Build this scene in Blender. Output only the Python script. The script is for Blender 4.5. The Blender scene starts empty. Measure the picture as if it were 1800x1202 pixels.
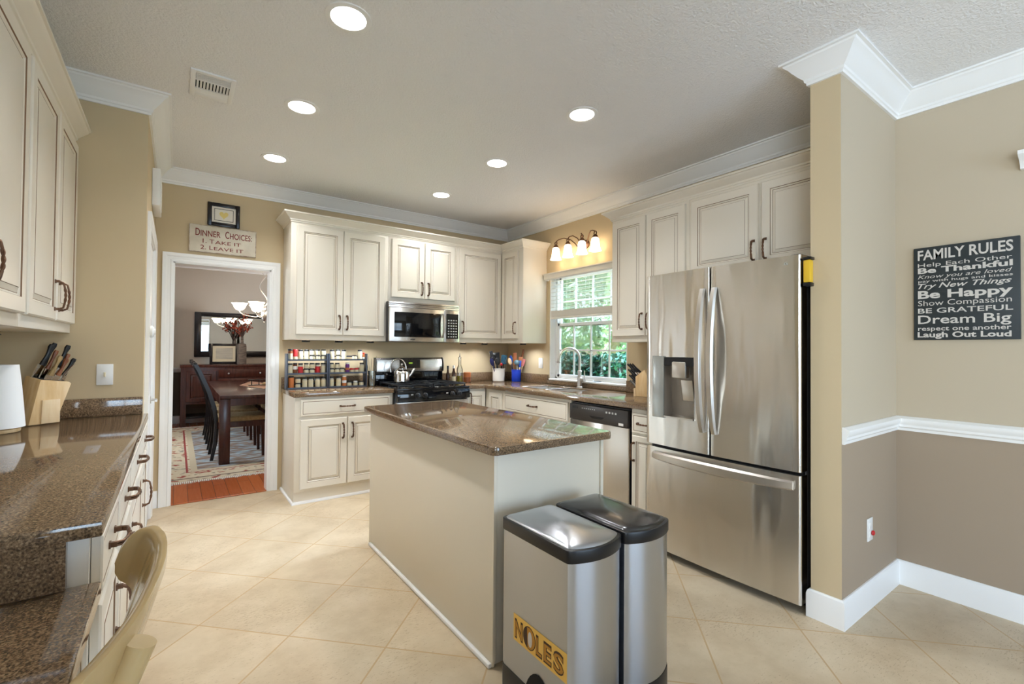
import bpy, bmesh, math, random
from mathutils import Vector, Matrix
random.seed(7)
PI = math.pi
SC = bpy.context.scene
COL = SC.collection

# ------------------------------------------------------------------ camera
F_PX, YAW, PITCH, ROLL, EYE = 821.33, math.radians(35.6847), math.radians(0.857), math.radians(0.4782), 1.30
cam_data = bpy.data.cameras.new('camera')
cam = bpy.data.objects.new('camera', cam_data)
COL.objects.link(cam)
cam_data.sensor_fit = 'HORIZONTAL'
cam_data.sensor_width = 36.0
cam_data.lens = 36.0 * F_PX / 1800.0
cam_data.clip_start = 0.02
_fw = Vector((math.sin(YAW) * math.cos(PITCH), math.cos(YAW) * math.cos(PITCH), math.sin(PITCH)))
_rt = Vector((math.cos(YAW), -math.sin(YAW), 0))
_up = _rt.cross(_fw)
_r2 = _rt * math.cos(ROLL) + _up * math.sin(ROLL)
_u2 = _up * math.cos(ROLL) - _rt * math.sin(ROLL)
_m = Matrix((_r2, _u2, -_fw)).transposed().to_4x4()
_m.translation = Vector((0, 0, EYE))
cam.matrix_world = _m
SC.camera = cam

# ------------------------------------------------------------------ world, sun, exposure
SC.view_settings.view_transform = 'Standard'
SC.view_settings.look = 'None'
SC.view_settings.exposure = 0.16
SC.view_settings.gamma = 1.0
SC.view_settings.use_curve_mapping = False
world = bpy.data.worlds.new('world')
SC.world = world
world.use_nodes = True
_wn = world.node_tree.nodes
_bg = _wn['Background']
_sky = _wn.new('ShaderNodeTexSky')
_sky.sky_type = 'NISHITA'
_sky.sun_disc = False
_sky.sun_elevation = math.radians(50)
_sky.sun_rotation = math.radians(-20)
world.node_tree.links.new(_sky.outputs[0], _bg.inputs[0])
_bg.inputs[1].default_value = 0.55


def add_lamp(name, kind, loc, direction, energy, color, size=None, size_y=None, angle=None):
    d = bpy.data.lights.new(name, kind)
    d.energy = energy
    d.color = color
    if kind == 'AREA':
        d.shape = 'RECTANGLE'
        d.size, d.size_y = size, size_y
    if angle is not None:
        d.angle = angle
    o = bpy.data.objects.new(name, d)
    COL.objects.link(o)
    o.location = loc
    o.rotation_euler = Vector(direction).to_track_quat('-Z', 'Z').to_euler()
    return o


add_lamp('sun', 'SUN', (4, 12, 12), (0.42, -0.52, -0.74), 26.0, (0.64, 0.84, 1.0), angle=math.radians(1))
# daylight outside the windows: behind the camera, kitchen, dining; the left one is an added fill
add_lamp('daylight_rear_window', 'AREA', (1.55, -3.35, 1.35), (0, 1, 0.22), 98, (0.52, 0.72, 1.0), 2.6, 1.9)
add_lamp('added_fill_left', 'AREA', (-1.15, -1.5, 1.4), (1, 0.40, 0.16), 112, (0.80, 0.90, 1.0), 1.9, 1.6)  # added fill through an unseen left window, brightens island side and fridge
add_lamp('daylight_kitchen_window', 'AREA', (4.95, 3.55, 2.95), (-1, -0.05, -0.75), 1000, (0.60, 0.77, 1.0), 1.8, 0.9)
add_lamp('daylight_dining_window', 'AREA', (-1.95, 7.2, 1.5), (1, 0, -0.05), 190, (0.84, 0.93, 1.0), 1.7, 1.4)


# ------------------------------------------------------------------ materials
def lin(c):
    r = []
    for v in c[:3]:
        v = v / 255.0
        r.append(v / 12.92 if v <= 0.04045 else ((v + 0.055) / 1.055) ** 2.4)
    return (r[0], r[1], r[2], 1.0)


def principled(name):
    m = bpy.data.materials.new(name)
    m.use_nodes = True
    nt = m.node_tree
    return m, nt, nt.nodes['Principled BSDF']


def mat(name, rgb, rough=0.5, metal=0.0, spec=0.5, coat=0.0, emit=None, estr=0.0, bump=None, aniso=0.0, vary=None, trans=0.0, ior=1.45):
    m, nt, b = principled(name)
    b.inputs['Base Color'].default_value = lin(rgb)
    b.inputs['Roughness'].default_value = rough
    b.inputs['Metallic'].default_value = metal
    b.inputs['Specular IOR Level'].default_value = spec
    b.inputs['Coat Weight'].default_value = coat
    b.inputs['Transmission Weight'].default_value = trans
    b.inputs['IOR'].default_value = ior
    if emit:
        b.inputs['Emission Color'].default_value = lin(emit)
        b.inputs['Emission Strength'].default_value = estr
    tc = nt.nodes.new('ShaderNodeTexCoord')
    if aniso:
        b.inputs['Anisotropic'].default_value = aniso
    if vary:      # (scale, second colour, stretch)
        n = nt.nodes.new('ShaderNodeTexNoise')
        mp = nt.nodes.new('ShaderNodeMapping')
        mp.inputs['Scale'].default_value = vary[2]
        n.inputs['Scale'].default_value = vary[0]
        n.inputs['Detail'].default_value = 5
        rp = nt.nodes.new('ShaderNodeValToRGB')
        rp.color_ramp.elements[0].position = 0.35
        rp.color_ramp.elements[1].position = 0.65
        rp.color_ramp.elements[0].color = lin(rgb)
        rp.color_ramp.elements[1].color = lin(vary[1])
        nt.links.new(tc.outputs['Object'], mp.inputs[0])
        nt.links.new(mp.outputs[0], n.inputs['Vector'])
        nt.links.new(n.outputs[0], rp.inputs[0])
        nt.links.new(rp.outputs[0], b.inputs['Base Color'])
    if bump:      # (scale, strength, distance)
        n = nt.nodes.new('ShaderNodeTexNoise')
        n.inputs['Scale'].default_value = bump[0]
        n.inputs['Detail'].default_value = 3
        bp = nt.nodes.new('ShaderNodeBump')
        bp.inputs['Strength'].default_value = bump[1]
        bp.inputs['Distance'].default_value = bump[2]
        nt.links.new(tc.outputs['Object'], n.inputs['Vector'])
        nt.links.new(n.outputs[0], bp.inputs['Height'])
        nt.links.new(bp.outputs[0], b.inputs['Normal'])
    return m


def mnode(nt, op, a, b=None):
    n = nt.nodes.new('ShaderNodeMath')
    n.operation = op
    for i, v in enumerate((a, b)):
        if v is None:
            continue
        if isinstance(v, (int, float)):
            n.inputs[i].default_value = v
        else:
            nt.links.new(v, n.inputs[i])
    return n.outputs[0]


def ramp(nt, fac, stops):
    r = nt.nodes.new('ShaderNodeValToRGB')
    e = r.color_ramp.elements
    while len(e) < len(stops):
        e.new(0.5)
    for i, (p, c) in enumerate(stops):
        e[i].position = p
        e[i].color = lin(c)
    nt.links.new(fac, r.inputs[0])
    return r.outputs[0]


def mixc(nt, fac, a, b, mode='MIX'):
    n = nt.nodes.new('ShaderNodeMix')
    n.data_type = 'RGBA'
    n.blend_type = mode
    for i, v in ((0, fac), (6, a), (7, b)):
        if isinstance(v, (int, float)):
            n.inputs[i].default_value = v
        elif isinstance(v, tuple):
            n.inputs[i].default_value = v
        else:
            nt.links.new(v, n.inputs[i])
    return n.outputs[2]


def noise(nt, vec, scale, detail=4, rough=0.5):
    n = nt.nodes.new('ShaderNodeTexNoise')
    n.inputs['Scale'].default_value = scale
    n.inputs['Detail'].default_value = detail
    n.inputs['Roughness'].default_value = rough
    nt.links.new(vec, n.inputs['Vector'])
    return n.outputs[0]


def stretched(nt, vec, s):
    mp = nt.nodes.new('ShaderNodeMapping')
    mp.inputs['Scale'].default_value = s
    nt.links.new(vec, mp.inputs[0])
    return mp.outputs[0]


def granite_mat():
    m, nt, b = principled('granite')
    g = nt.nodes.new('ShaderNodeTexCoord').outputs['Object']
    n1 = noise(nt, g, 210, 4, 0.6)
    c1 = ramp(nt, n1, [(0.30, (68, 54, 42)), (0.46, (112, 90, 68)), (0.56, (138, 112, 85)), (0.70, (164, 138, 107))])
    v = nt.nodes.new('ShaderNodeTexVoronoi')
    v.inputs['Scale'].default_value = 260
    nt.links.new(g, v.inputs['Vector'])
    sep = nt.nodes.new('ShaderNodeSeparateColor')
    nt.links.new(v.outputs['Color'], sep.inputs[0])
    fleck = mnode(nt, 'GREATER_THAN', sep.outputs[0], 0.90)
    dark = mnode(nt, 'LESS_THAN', sep.outputs[1], 0.22)
    c2 = mixc(nt, mnode(nt, 'MULTIPLY', fleck, 0.55), c1, lin((176, 150, 118)))
    c3 = mixc(nt, mnode(nt, 'MULTIPLY', dark, 0.5), c2, lin((28, 23, 20)))
    nt.links.new(c3, b.inputs['Base Color'])
    b.inputs['Roughness'].default_value = 0.07
    b.inputs['Specular IOR Level'].default_value = 0.8
    return m


def tile_mat():
    m, nt, b = principled('floor_tile')
    g = nt.nodes.new('ShaderNodeTexCoord').outputs['Object']
    sp = nt.nodes.new('ShaderNodeSeparateXYZ')
    nt.links.new(g, sp.inputs[0])
    P = 0.6527
    u = mnode(nt, 'DIVIDE', mnode(nt, 'SUBTRACT', mnode(nt, 'ADD', sp.outputs[0], sp.outputs[1]), 2.735 - 10 * P), P)
    w = mnode(nt, 'DIVIDE', mnode(nt, 'SUBTRACT', mnode(nt, 'SUBTRACT', sp.outputs[0], sp.outputs[1]), -2.525 - 20 * P), P)
    du = mnode(nt, 'PINGPONG', u, 0.5)
    dw = mnode(nt, 'PINGPONG', w, 0.5)
    d = mnode(nt, 'MINIMUM', du, dw)
    grout = mnode(nt, 'LESS_THAN', d, 0.0082)
    fu = mnode(nt, 'FLOOR', u)
    fw = mnode(nt, 'FLOOR', w)
    cell = nt.nodes.new('ShaderNodeTexWhiteNoise')
    cell.noise_dimensions = '2D'
    cb = nt.nodes.new('ShaderNodeCombineXYZ')
    nt.links.new(fu, cb.inputs[0])
    nt.links.new(fw, cb.inputs[1])
    nt.links.new(cb.outputs[0], cell.inputs['Vector'])
    n1 = noise(nt, g, 3.8, 7, 0.64)
    c1 = ramp(nt, n1, [(0.30, (190, 169, 139)), (0.52, (206, 187, 157)), (0.75, (218, 201, 173))])
    rot = nt.nodes.new('ShaderNodeMapping')
    rot.inputs['Rotation'].default_value = (0, 0, math.radians(20))
    rot.inputs['Scale'].default_value = (26, 75, 1)
    nt.links.new(g, rot.inputs[0])
    pit = noise(nt, rot.outputs[0], 1.6, 5, 0.7)
    clump = noise(nt, g, 2.2, 3, 0.5)
    pm = mnode(nt, 'MULTIPLY', mnode(nt, 'GREATER_THAN', mnode(nt, 'ADD', pit, mnode(nt, 'MULTIPLY', clump, 0.35)), 0.785), 0.40)
    c2 = mixc(nt, pm, c1, lin((150, 126, 96)))
    tv = mnode(nt, 'ADD', mnode(nt, 'MULTIPLY', cell.outputs[0], 0.09), 0.91)
    tc = nt.nodes.new('ShaderNodeCombineColor')
    for i in range(3):
        nt.links.new(tv, tc.inputs[i])
    c3 = mixc(nt, 1.0, c2, tc.outputs[0], 'MULTIPLY')
    c4 = mixc(nt, grout, c3, lin((188, 158, 118)))
    nt.links.new(c4, b.inputs['Base Color'])
    b.inputs['Roughness'].default_value = 0.42
    b.inputs['Specular IOR Level'].default_value = 0.35
    bp = nt.nodes.new('ShaderNodeBump')
    bp.inputs['Strength'].default_value = 0.35
    bp.inputs['Distance'].default_value = 0.004
    h = mnode(nt, 'SUBTRACT', mnode(nt, 'MULTIPLY', n1, 0.25), mnode(nt, 'ADD', grout, pm))
    nt.links.new(h, bp.inputs['Height'])
    nt.links.new(bp.outputs[0], b.inputs['Normal'])
    return m


def plank_mat(name, c0, c1, w=0.1, rough=0.25):
    m, nt, b = principled(name)
    g = nt.nodes.new('ShaderNodeTexCoord').outputs['Object']
    br = nt.nodes.new('ShaderNodeTexBrick')
    br.inputs['Scale'].default_value = 1.0
    br.inputs['Brick Width'].default_value = 1.3
    br.inputs['Row Height'].default_value = w
    br.inputs['Mortar Size'].default_value = 0.0015
    br.inputs['Color1'].default_value = lin(c0)
    br.inputs['Color2'].default_value = lin(c1)
    br.inputs['Mortar'].default_value = lin((60, 28, 14))
    rot = nt.nodes.new('ShaderNodeMapping')
    rot.inputs['Rotation'].default_value = (0, 0, PI / 2)
    nt.links.new(g, rot.inputs[0])
    nt.links.new(rot.outputs[0], br.inputs['Vector'])
    gr = noise(nt, stretched(nt, g, (60, 4, 10)), 1.0, 4)
    c = mixc(nt, 0.35, br.outputs[0], ramp(nt, gr, [(0.3, c0), (0.7, c1)]))
    nt.links.new(c, b.inputs['Base Color'])
    b.inputs['Roughness'].default_value = rough
    return m


def steel_mat(name, rgb=(228, 225, 220), rough=0.21, wav=0.020, axis='z', aniso=0.92, grain=0.05):
    # brushed stainless sheet: grain across, a gentle waviness of the sheet itself
    m, nt, b = principled(name)
    tc = nt.nodes.new('ShaderNodeTexCoord')
    g = tc.outputs['Object']
    b.inputs['Base Color'].default_value = lin(rgb)
    b.inputs['Metallic'].default_value = 1.0
    b.inputs['Anisotropic'].default_value = aniso
    b.inputs['Anisotropic Rotation'].default_value = 0.25
    tg = nt.nodes.new('ShaderNodeTangent')
    tg.direction_type = 'RADIAL'
    tg.axis = 'Z'
    nt.links.new(tg.outputs[0], b.inputs['Tangent'])
    gs = (3, 3, 500) if axis == 'z' else (500, 500, 3)
    n1 = noise(nt, stretched(nt, g, gs), 1.0, 3, 0.6)
    rr = mnode(nt, 'ADD', mnode(nt, 'MULTIPLY', n1, grain), rough - grain / 2)
    nt.links.new(rr, b.inputs['Roughness'])
    n2 = noise(nt, stretched(nt, g, (5.0, 5.0, 1.1)), 1.0, 2, 0.4)
    bp = nt.nodes.new('ShaderNodeBump')
    bp.inputs['Strength'].default_value = 1.0
    bp.inputs['Distance'].default_value = wav
    nt.links.new(n2, bp.inputs['Height'])
    nt.links.new(bp.outputs[0], b.inputs['Normal'])
    return m


def clear_glass(name, tint=(1, 1, 1, 1), gloss=0.08):
    m = bpy.data.materials.new(name)
    m.use_nodes = True
    nt = m.node_tree
    nt.nodes.clear()
    out = nt.nodes.new('ShaderNodeOutputMaterial')
    tr = nt.nodes.new('ShaderNodeBsdfTransparent')
    tr.inputs[0].default_value = tint
    gl = nt.nodes.new('ShaderNodeBsdfGlossy')
    gl.inputs['Roughness'].default_value = 0.02
    fr = nt.nodes.new('ShaderNodeFresnel')
    fr.inputs[0].default_value = 1.45
    mx = nt.nodes.new('ShaderNodeMixShader')
    f = mnode(nt, 'MINIMUM', mnode(nt, 'ADD', mnode(nt, 'MULTIPLY', fr.outputs[0], 0.8), gloss * 0.3), 1.0)
    nt.links.new(f, mx.inputs[0])
    nt.links.new(tr.outputs[0], mx.inputs[1])
    nt.links.new(gl.outputs[0], mx.inputs[2])
    nt.links.new(mx.outputs[0], out.inputs[0])
    return m


def rug_mat():
    m, nt, b = principled('rug_wool')
    g = nt.nodes.new('ShaderNodeTexCoord').outputs['Object']
    sp = nt.nodes.new('ShaderNodeSeparateXYZ')
    nt.links.new(g, sp.inputs[0])
    # rug local origin at its centre, half size 1.20 x 1.80
    dx = mnode(nt, 'SUBTRACT', 1.20, mnode(nt, 'ABSOLUTE', sp.outputs[0]))
    dy = mnode(nt, 'SUBTRACT', 1.80, mnode(nt, 'ABSOLUTE', sp.outputs[1]))
    d = mnode(nt, 'MINIMUM', dx, dy)
    nf = noise(nt, stretched(nt, g, (3.2, 9.0, 1)), 1.6, 3, 0.5)
    field = ramp(nt, nf, [(0.38, (128, 104, 88)), (0.50, (150, 132, 116)), (0.56, (150, 168, 178)), (0.66, (196, 196, 186)), (0.75, (128, 60, 56))])
    nb = noise(nt, g, 11, 2, 0.5)
    border = ramp(nt, nb, [(0.36, (152, 66, 52)), (0.42, (206, 190, 160)), (0.60, (212, 198, 170)), (0.68, (142, 128, 110))])
    inb = mnode(nt, 'LESS_THAN', d, 0.42)
    c = mixc(nt, inb, field, border)
    l1 = mnode(nt, 'COMPARE', d, 0.42)
    l1.node.inputs[2].default_value = 0.03
    c = mixc(nt, l1, c, lin((196, 180, 150)))
    l2 = mnode(nt, 'COMPARE', d, 0.10)
    l2.node.inputs[2].default_value = 0.018
    c = mixc(nt, l2, c, lin((120, 100, 84)))
    l3 = mnode(nt, 'COMPARE', d, 0.36)
    l3.node.inputs[2].default_value = 0.010
    c = mixc(nt, l3, c, lin((150, 60, 52)))
    nt.links.new(c, b.inputs['Base Color'])
    b.inputs['Roughness'].default_value = 0.95
    return m


M = {}
M['wall'] = mat('wall_paint', (205, 186, 152), 0.75, spec=0.2, bump=(300, 0.06, 0.002))
M['wall_pale'] = mat('wall_paint_pale', (194, 180, 157), 0.75, spec=0.2, bump=(300, 0.06, 0.002))
M['taupe'] = mat('wall_paint_taupe', (166, 149, 129), 0.7, spec=0.2, bump=(300, 0.06, 0.002))
M['dining'] = mat('wall_paint_grey', (200, 190, 176), 0.75, spec=0.2)
M['dining_low'] = mat('wall_paint_dark', (120, 104, 88), 0.75, spec=0.2)
M['ceil'] = mat('ceiling_texture', (243, 242, 241), 0.9, spec=0.1, bump=(95, 0.6, 0.010))
M['trim'] = mat('trim_paint', (244, 243, 240), 0.35, spec=0.4)
M['cream'] = mat('cabinet_paint', (233, 225, 210), 0.32, spec=0.45)
M['glaze'] = mat('brown_glaze', (128, 98, 72), 0.5)
M['panel'] = mat('island_paint', (236, 226, 207), 0.4, spec=0.4)
M['granite'] = granite_mat()
M['tile'] = tile_mat()
M['planks'] = plank_mat('cherry_planks', (164, 84, 44), (190, 108, 62))
M['bronze'] = mat('oiled_bronze', (112, 84, 66), 0.38, 0.85)
M['steel'] = steel_mat('stainless_sheet')
M['steel_flat'] = steel_mat('stainless_flat', (216, 211, 204), 0.26, 0.002)
M['steel_can'] = steel_mat('stainless_can', (190, 194, 200), 0.28, 0.001, aniso=0.7, grain=0.0)
M['nickel'] = mat('brushed_nickel', (212, 207, 200), 0.34, 1.0)
M['chrome'] = mat('polished_steel', (215, 213, 210), 0.06, 1.0)
M['grey_metal'] = mat('dark_grey_metal', (112, 108, 104), 0.35, 0.5)
M['black'] = mat('black_plastic', (20, 20, 22), 0.35)
M['black_gloss'] = mat('black_gloss', (10, 11, 14), 0.06, spec=0.6)
M['charcoal'] = mat('charcoal_panel', (62, 58, 56), 0.3, 0.3)
M['white'] = mat('white_plastic', (238, 237, 233), 0.35)
M['ivory'] = mat('ivory_plastic', (226, 214, 180), 0.4)
M['paper'] = mat('paper_white', (240, 239, 235), 0.85, spec=0.1)
M['maple'] = mat('maple_wood', (214, 176, 122), 0.45, vary=(3.0, (228, 198, 150), (14, 14, 2)))
M['maple_pale'] = mat('pale_maple', (232, 206, 164), 0.45, vary=(3.0, (224, 192, 146), (14, 14, 2)))
M['walnut'] = mat('walnut_handle', (112, 62, 34), 0.4, vary=(4.0, (140, 84, 48), (30, 30, 6)))
M['olive_wood'] = mat('olive_wood', (168, 140, 92), 0.45, vary=(4.0, (138, 112, 70), (30, 30, 6)))
M['espresso'] = mat('espresso_wood', (54, 26, 19), 0.22, vary=(2.0, (72, 36, 26), (20, 20, 3)), spec=0.5)
M['black_wood'] = mat('black_wood', (24, 18, 18), 0.25)
M['chair_paint'] = mat('beige_chair_paint', (204, 176, 126), 0.16, spec=0.5, coat=0.5, vary=(7.0, (196, 168, 120), (1, 1, 1)))
M['seat_fabric'] = mat('seat_fabric', (150, 122, 82), 0.9, vary=(40, (170, 146, 106), (1, 1, 1)))
M['rug'] = rug_mat()
M['fringe'] = mat('cotton_fringe', (226, 220, 208), 0.95)
M['rack'] = mat('rack_metal', (66, 72, 84), 0.4, 0.3)
M['lidblk'] = mat('jar_lid_black', (22, 24, 28), 0.35)
M['jarglass'] = mat('jar_glass', (196, 190, 172), 0.08, spec=0.6)
M['labelpaper'] = mat('cream_label', (222, 210, 176), 0.7)
M['red'] = mat('red_plastic', (196, 36, 40), 0.4)
M['lens'] = mat('downlight_lens', (255, 252, 246), 0.5, emit=(255, 249, 241), estr=13.0)
M['recess'] = mat('dispenser_liner', (158, 148, 136), 0.4, 0.5)
M['sauce'] = mat('dark_bottle_glass', (58, 34, 22), 0.1, spec=0.6)
M['puck'] = mat('puck_lens', (255, 252, 246), 0.5, emit=(255, 240, 220), estr=3.0)
M['shade'] = mat('glowing_glass_shade', (255, 248, 236), 0.4, emit=(255, 232, 200), estr=4.8)
M['shade2'] = mat('glowing_bowl_shade', (255, 246, 232), 0.4, emit=(255, 232, 204), estr=14.0)
M['mirror'] = mat('mirror_silver', (225, 230, 228), 0.01, 1.0)
M['pane'] = clear_glass('window_glass')
M['glass'] = clear_glass('thin_glass', (0.93, 0.96, 0.96, 1), 0.3)
M['vinyl'] = mat('window_vinyl', (236, 236, 232), 0.35)
M['blind'] = mat('blind_slat', (236, 232, 222), 0.45)
M['sign_cream'] = mat('distressed_cream', (222, 214, 196), 0.7, vary=(9, (206, 196, 176), (1, 1, 1)))
M['sign_red'] = mat('sign_red_paint', (128, 50, 44), 0.7)
M['sign_black'] = mat('chalk_black', (44, 50, 52), 0.55)
M['sign_white'] = mat('sign_white_paint', (206, 200, 192), 0.7)
M['gold'] = mat('gold_print', (236, 192, 96), 0.5)
M['garnet'] = mat('brown_print', (66, 40, 26), 0.5)
M['amber'] = mat('amber_print', (186, 130, 44), 0.5)
M['teal'] = mat('teal_silicone', (30, 92, 120), 0.45)
M['blue'] = mat('blue_glaze', (22, 62, 190), 0.15, spec=0.6)
M['bluepl'] = mat('blue_plastic', (30, 78, 176), 0.35)
M['navy'] = mat('navy_plastic', (28, 32, 84), 0.4)
M['pink'] = mat('pink_silicone', (214, 130, 124), 0.5)
M['orangewood'] = mat('cherry_utensil', (176, 104, 58), 0.45)
M['crock'] = mat('white_stoneware', (226, 220, 210), 0.3)
M['slate'] = mat('slate_plastic', (86, 112, 122), 0.4)
M['purple'] = mat('purple_label', (104, 48, 126), 0.5)
M['orange'] = mat('orange_spice', (192, 112, 58), 0.5)
M['oil'] = mat('olive_oil', (168, 150, 30), 0.1, spec=0.6)
M['yellow'] = mat('yellow_plastic', (226, 184, 50), 0.4)
M['berry'] = mat('dried_berry', (150, 62, 36), 0.7)
M['twig'] = mat('dried_twig', (70, 50, 40), 0.8)
M['vase'] = mat('textured_ceramic', (116, 100, 86), 0.6, vary=(14, (74, 62, 54), (1, 1, 6)))
M['parch'] = mat('parchment', (196, 180, 150), 0.8)
M['matboard'] = mat('mat_board', (232, 226, 212), 0.8)
M['grass'] = mat('lawn_grass', (150, 170, 96), 0.95, vary=(6, (196, 204, 140), (1, 1, 1)))
M['neutral_ground'] = mat('neutral_grey', (176, 174, 170), 0.9)  # unseen rear ground, made grey so bounced daylight carries no green
M['hedge'] = mat('hedge_leaf', (30, 92, 78), 0.6, vary=(5, (52, 124, 98), (1, 1, 1)))
M['leaf'] = mat('tree_leaf', (172, 206, 164), 0.7, vary=(0.9, (220, 234, 206), (1, 1, 1)))
M['bark'] = mat('tree_bark', (168, 150, 130), 0.9, bump=(14, 0.6, 0.03))
M['display'] = mat('green_display', (10, 14, 8), 0.2, emit=(150, 190, 60), estr=0.8)
M['dispanel'] = mat('dispenser_panel', (176, 180, 178), 0.2, 0.6)
M['lightgrey'] = mat('light_grey_print', (190, 190, 186), 0.5)
M['shadowgap'] = mat('dark_recess', (16, 14, 13), 0.8)


# ------------------------------------------------------------------ mesh helpers
class MB:
    """collects shapes; build() links them as ONE mesh object"""
    def __init__(s):
        s.v, s.f, s.m = [], [], []

    def add(s, vs, fs, m=0):
        o = len(s.v)
        s.v += [Vector(p) for p in vs]
        for f in fs:
            s.f.append([i + o for i in f])
            s.m.append(m)
        return s

    def box(s, x0, x1, y0, y1, z0, z1, m=0):
        x0, x1 = min(x0, x1), max(x0, x1)
        y0, y1 = min(y0, y1), max(y0, y1)
        z0, z1 = min(z0, z1), max(z0, z1)
        vs = [(x, y, z) for z in (z0, z1) for y in (y0, y1) for x in (x0, x1)]
        return s.add(vs, [(0, 2, 3, 1), (4, 5, 7, 6), (0, 1, 5, 4), (2, 6, 7, 3), (0, 4, 6, 2), (1, 3, 7, 5)], m)

    def cbox(s, c, d, m=0):
        return s.box(c[0] - d[0] / 2, c[0] + d[0] / 2, c[1] - d[1] / 2, c[1] + d[1] / 2, c[2] - d[2] / 2, c[2] + d[2] / 2, m)

    def tube(s, path, r, seg=10, m=0, flat=1.0):
        path = [Vector(p) for p in path]
        n = len(path)
        rr = r if isinstance(r, (list, tuple)) else [r] * n
        o = len(s.v)
        prev = None
        for i, p in enumerate(path):
            t = (path[min(i + 1, n - 1)] - path[max(i - 1, 0)]).normalized()
            if prev is None:
                a = Vector((0, 0, 1)) if abs(t.z) < 0.9 else Vector((1, 0, 0))
                u = t.cross(a).normalized()
            else:
                u = (prev - t * prev.dot(t)).normalized()
            prev = u
            w = t.cross(u)
            for k in range(seg):
                a = 2 * PI * k / seg
                s.v.append(p + u * math.cos(a) * rr[i] + w * math.sin(a) * rr[i] * flat)
        for i in range(n - 1):
            for k in range(seg):
                k2 = (k + 1) % seg
                s.f.append([o + i * seg + k, o + i * seg + k2, o + (i + 1) * seg + k2, o + (i + 1) * seg + k])
                s.m.append(m)
        s.f.append([o + k for k in range(seg)][::-1]); s.m.append(m)
        s.f.append([o + (n - 1) * seg + k for k in range(seg)]); s.m.append(m)
        return s

    def lathe(s, prof, c=(0, 0, 0), seg=24, m=0, sx=1.0, sy=1.0, cap=True):
        o = len(s.v)
        for r, z in prof:
            for k in range(seg):
                a = 2 * PI * k / seg
                s.v.append(Vector((c[0] + r * sx * math.cos(a), c[1] + r * sy * math.sin(a), c[2] + z)))
        for i in range(len(prof) - 1):
            for k in range(seg):
                k2 = (k + 1) % seg
                s.f.append([o + i * seg + k, o + i * seg + k2, o + (i + 1) * seg + k2, o + (i + 1) * seg + k])
                s.m.append(m)
        if cap:
            if prof[0][0] > 1e-6:
                s.f.append([o + k for k in range(seg)][::-1]); s.m.append(m)
            if prof[-1][0] > 1e-6:
                s.f.append([o + (len(prof) - 1) * seg + k for k in range(seg)]); s.m.append(m)
        return s

    def cyl(s, c, r, h, seg=20, m=0):
        return s.lathe([(r, 0), (r, h)], c, seg, m)

    def rod(s, a, b, r, seg=12, m=0, r2=None):
        return s.tube([a, b], [r, r if r2 is None else r2], seg, m)

    def ball(s, c, r, seg=12, m=0):
        rx, ry, rz = (r, r, r) if isinstance(r, (int, float)) else r
        n = max(4, seg // 2)
        pr = [(math.sin(PI * i / n), -math.cos(PI * i / n)) for i in range(n + 1)]
        pr[0] = (0.02, -1); pr[-1] = (0.02, 1)
        o = len(s.v)
        s.lathe(pr, (0, 0, 0), seg, m)
        for i in range(o, len(s.v)):
            v = s.v[i]
            s.v[i] = Vector((c[0] + v.x * rx, c[1] + v.y * ry, c[2] + v.z * rz))
        return s

    def prism(s, poly, axis, a, b, m=0):
        """poly in the other two axes (order x,y,z without axis)"""
        n = len(poly)

        def P(q, t):
            l = list(q)
            l.insert(axis, t)
            return tuple(l)
        vs = [P(q, a) for q in poly] + [P(q, b) for q in poly]
        fs = [tuple(range(n))[::-1], tuple(range(n, 2 * n))] + [(i, (i + 1) % n, (i + 1) % n + n, i + n) for i in range(n)]
        return s.add(vs, fs, m)

    def moulding(s, prof, path, m=0, closed=False):
        """prof: (out, up) points; path: xy points, 'out' is to the right of travel; mitred"""
        path = [Vector((p[0], p[1])) for p in path]
        z0 = 0
        n = len(path)
        offs = []
        for i in range(n):
            ds = []
            if i > 0 or closed:
                ds.append((path[i] - path[i - 1]).normalized())
            if i < n - 1 or closed:
                ds.append((path[(i + 1) % n] - path[i]).normalized())
            ns = [Vector((d.y, -d.x)) for d in ds]
            if len(ns) == 1:
                offs.append(ns[0])
            else:
                b = (ns[0] + ns[1])
                offs.append(b / max(0.2, b.length_squared / 2))
        k = len(prof)
        o = len(s.v)
        for i in range(n):
            for (ou, up) in prof:
                q = path[i] + offs[i] * ou
                s.v.append(Vector((q.x, q.y, up)))
        for i in range(n if closed else n - 1):
            j = (i + 1) % n
            for a in range(k):
                b = (a + 1) % k
                s.f.append([o + i * k + a, o + i * k + b, o + j * k + b, o + j * k + a]); s.m.append(m)
        if not closed:
            s.f.append([o + a for a in range(k)]); s.m.append(m)
            s.f.append([o + (n - 1) * k + a for a in range(k)][::-1]); s.m.append(m)
        return s

    def xf(s, mtx, start=0):
        for i in range(start, len(s.v)):
            s.v[i] = mtx @ s.v[i]
        return s

    def build(s, name, mats, parent=None, loc=(0, 0, 0), rot=(0, 0, 0), bev=0.0, bseg=2, smooth=True, ang=38, world=False, kind=None, label=None):
        me = bpy.data.meshes.new(name)
        off = Vector((0, 0, 0))
        if world and parent is not None:
            off = Vector(parent.location)
            if parent.parent is not None:
                off += Vector(parent.parent.location)
        me.from_pydata([tuple(v - off) for v in s.v], [], s.f)
        if not isinstance(mats, (list, tuple)):
            mats = [mats]
        for q in mats:
            me.materials.append(q)
        me.polygons.foreach_set('material_index', s.m)
        bm = bmesh.new()
        bm.from_mesh(me)
        bmesh.ops.recalc_face_normals(bm, faces=bm.faces)
        if bev > 0:
            ed = [e for e in bm.edges if len(e.link_faces) == 2 and e.calc_face_angle(0) > math.radians(30)]
            bmesh.ops.bevel(bm, geom=ed, offset=bev, segments=bseg, profile=0.5, affect='EDGES', clamp_overlap=True)
        bm.to_mesh(me)
        bm.free()
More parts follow.
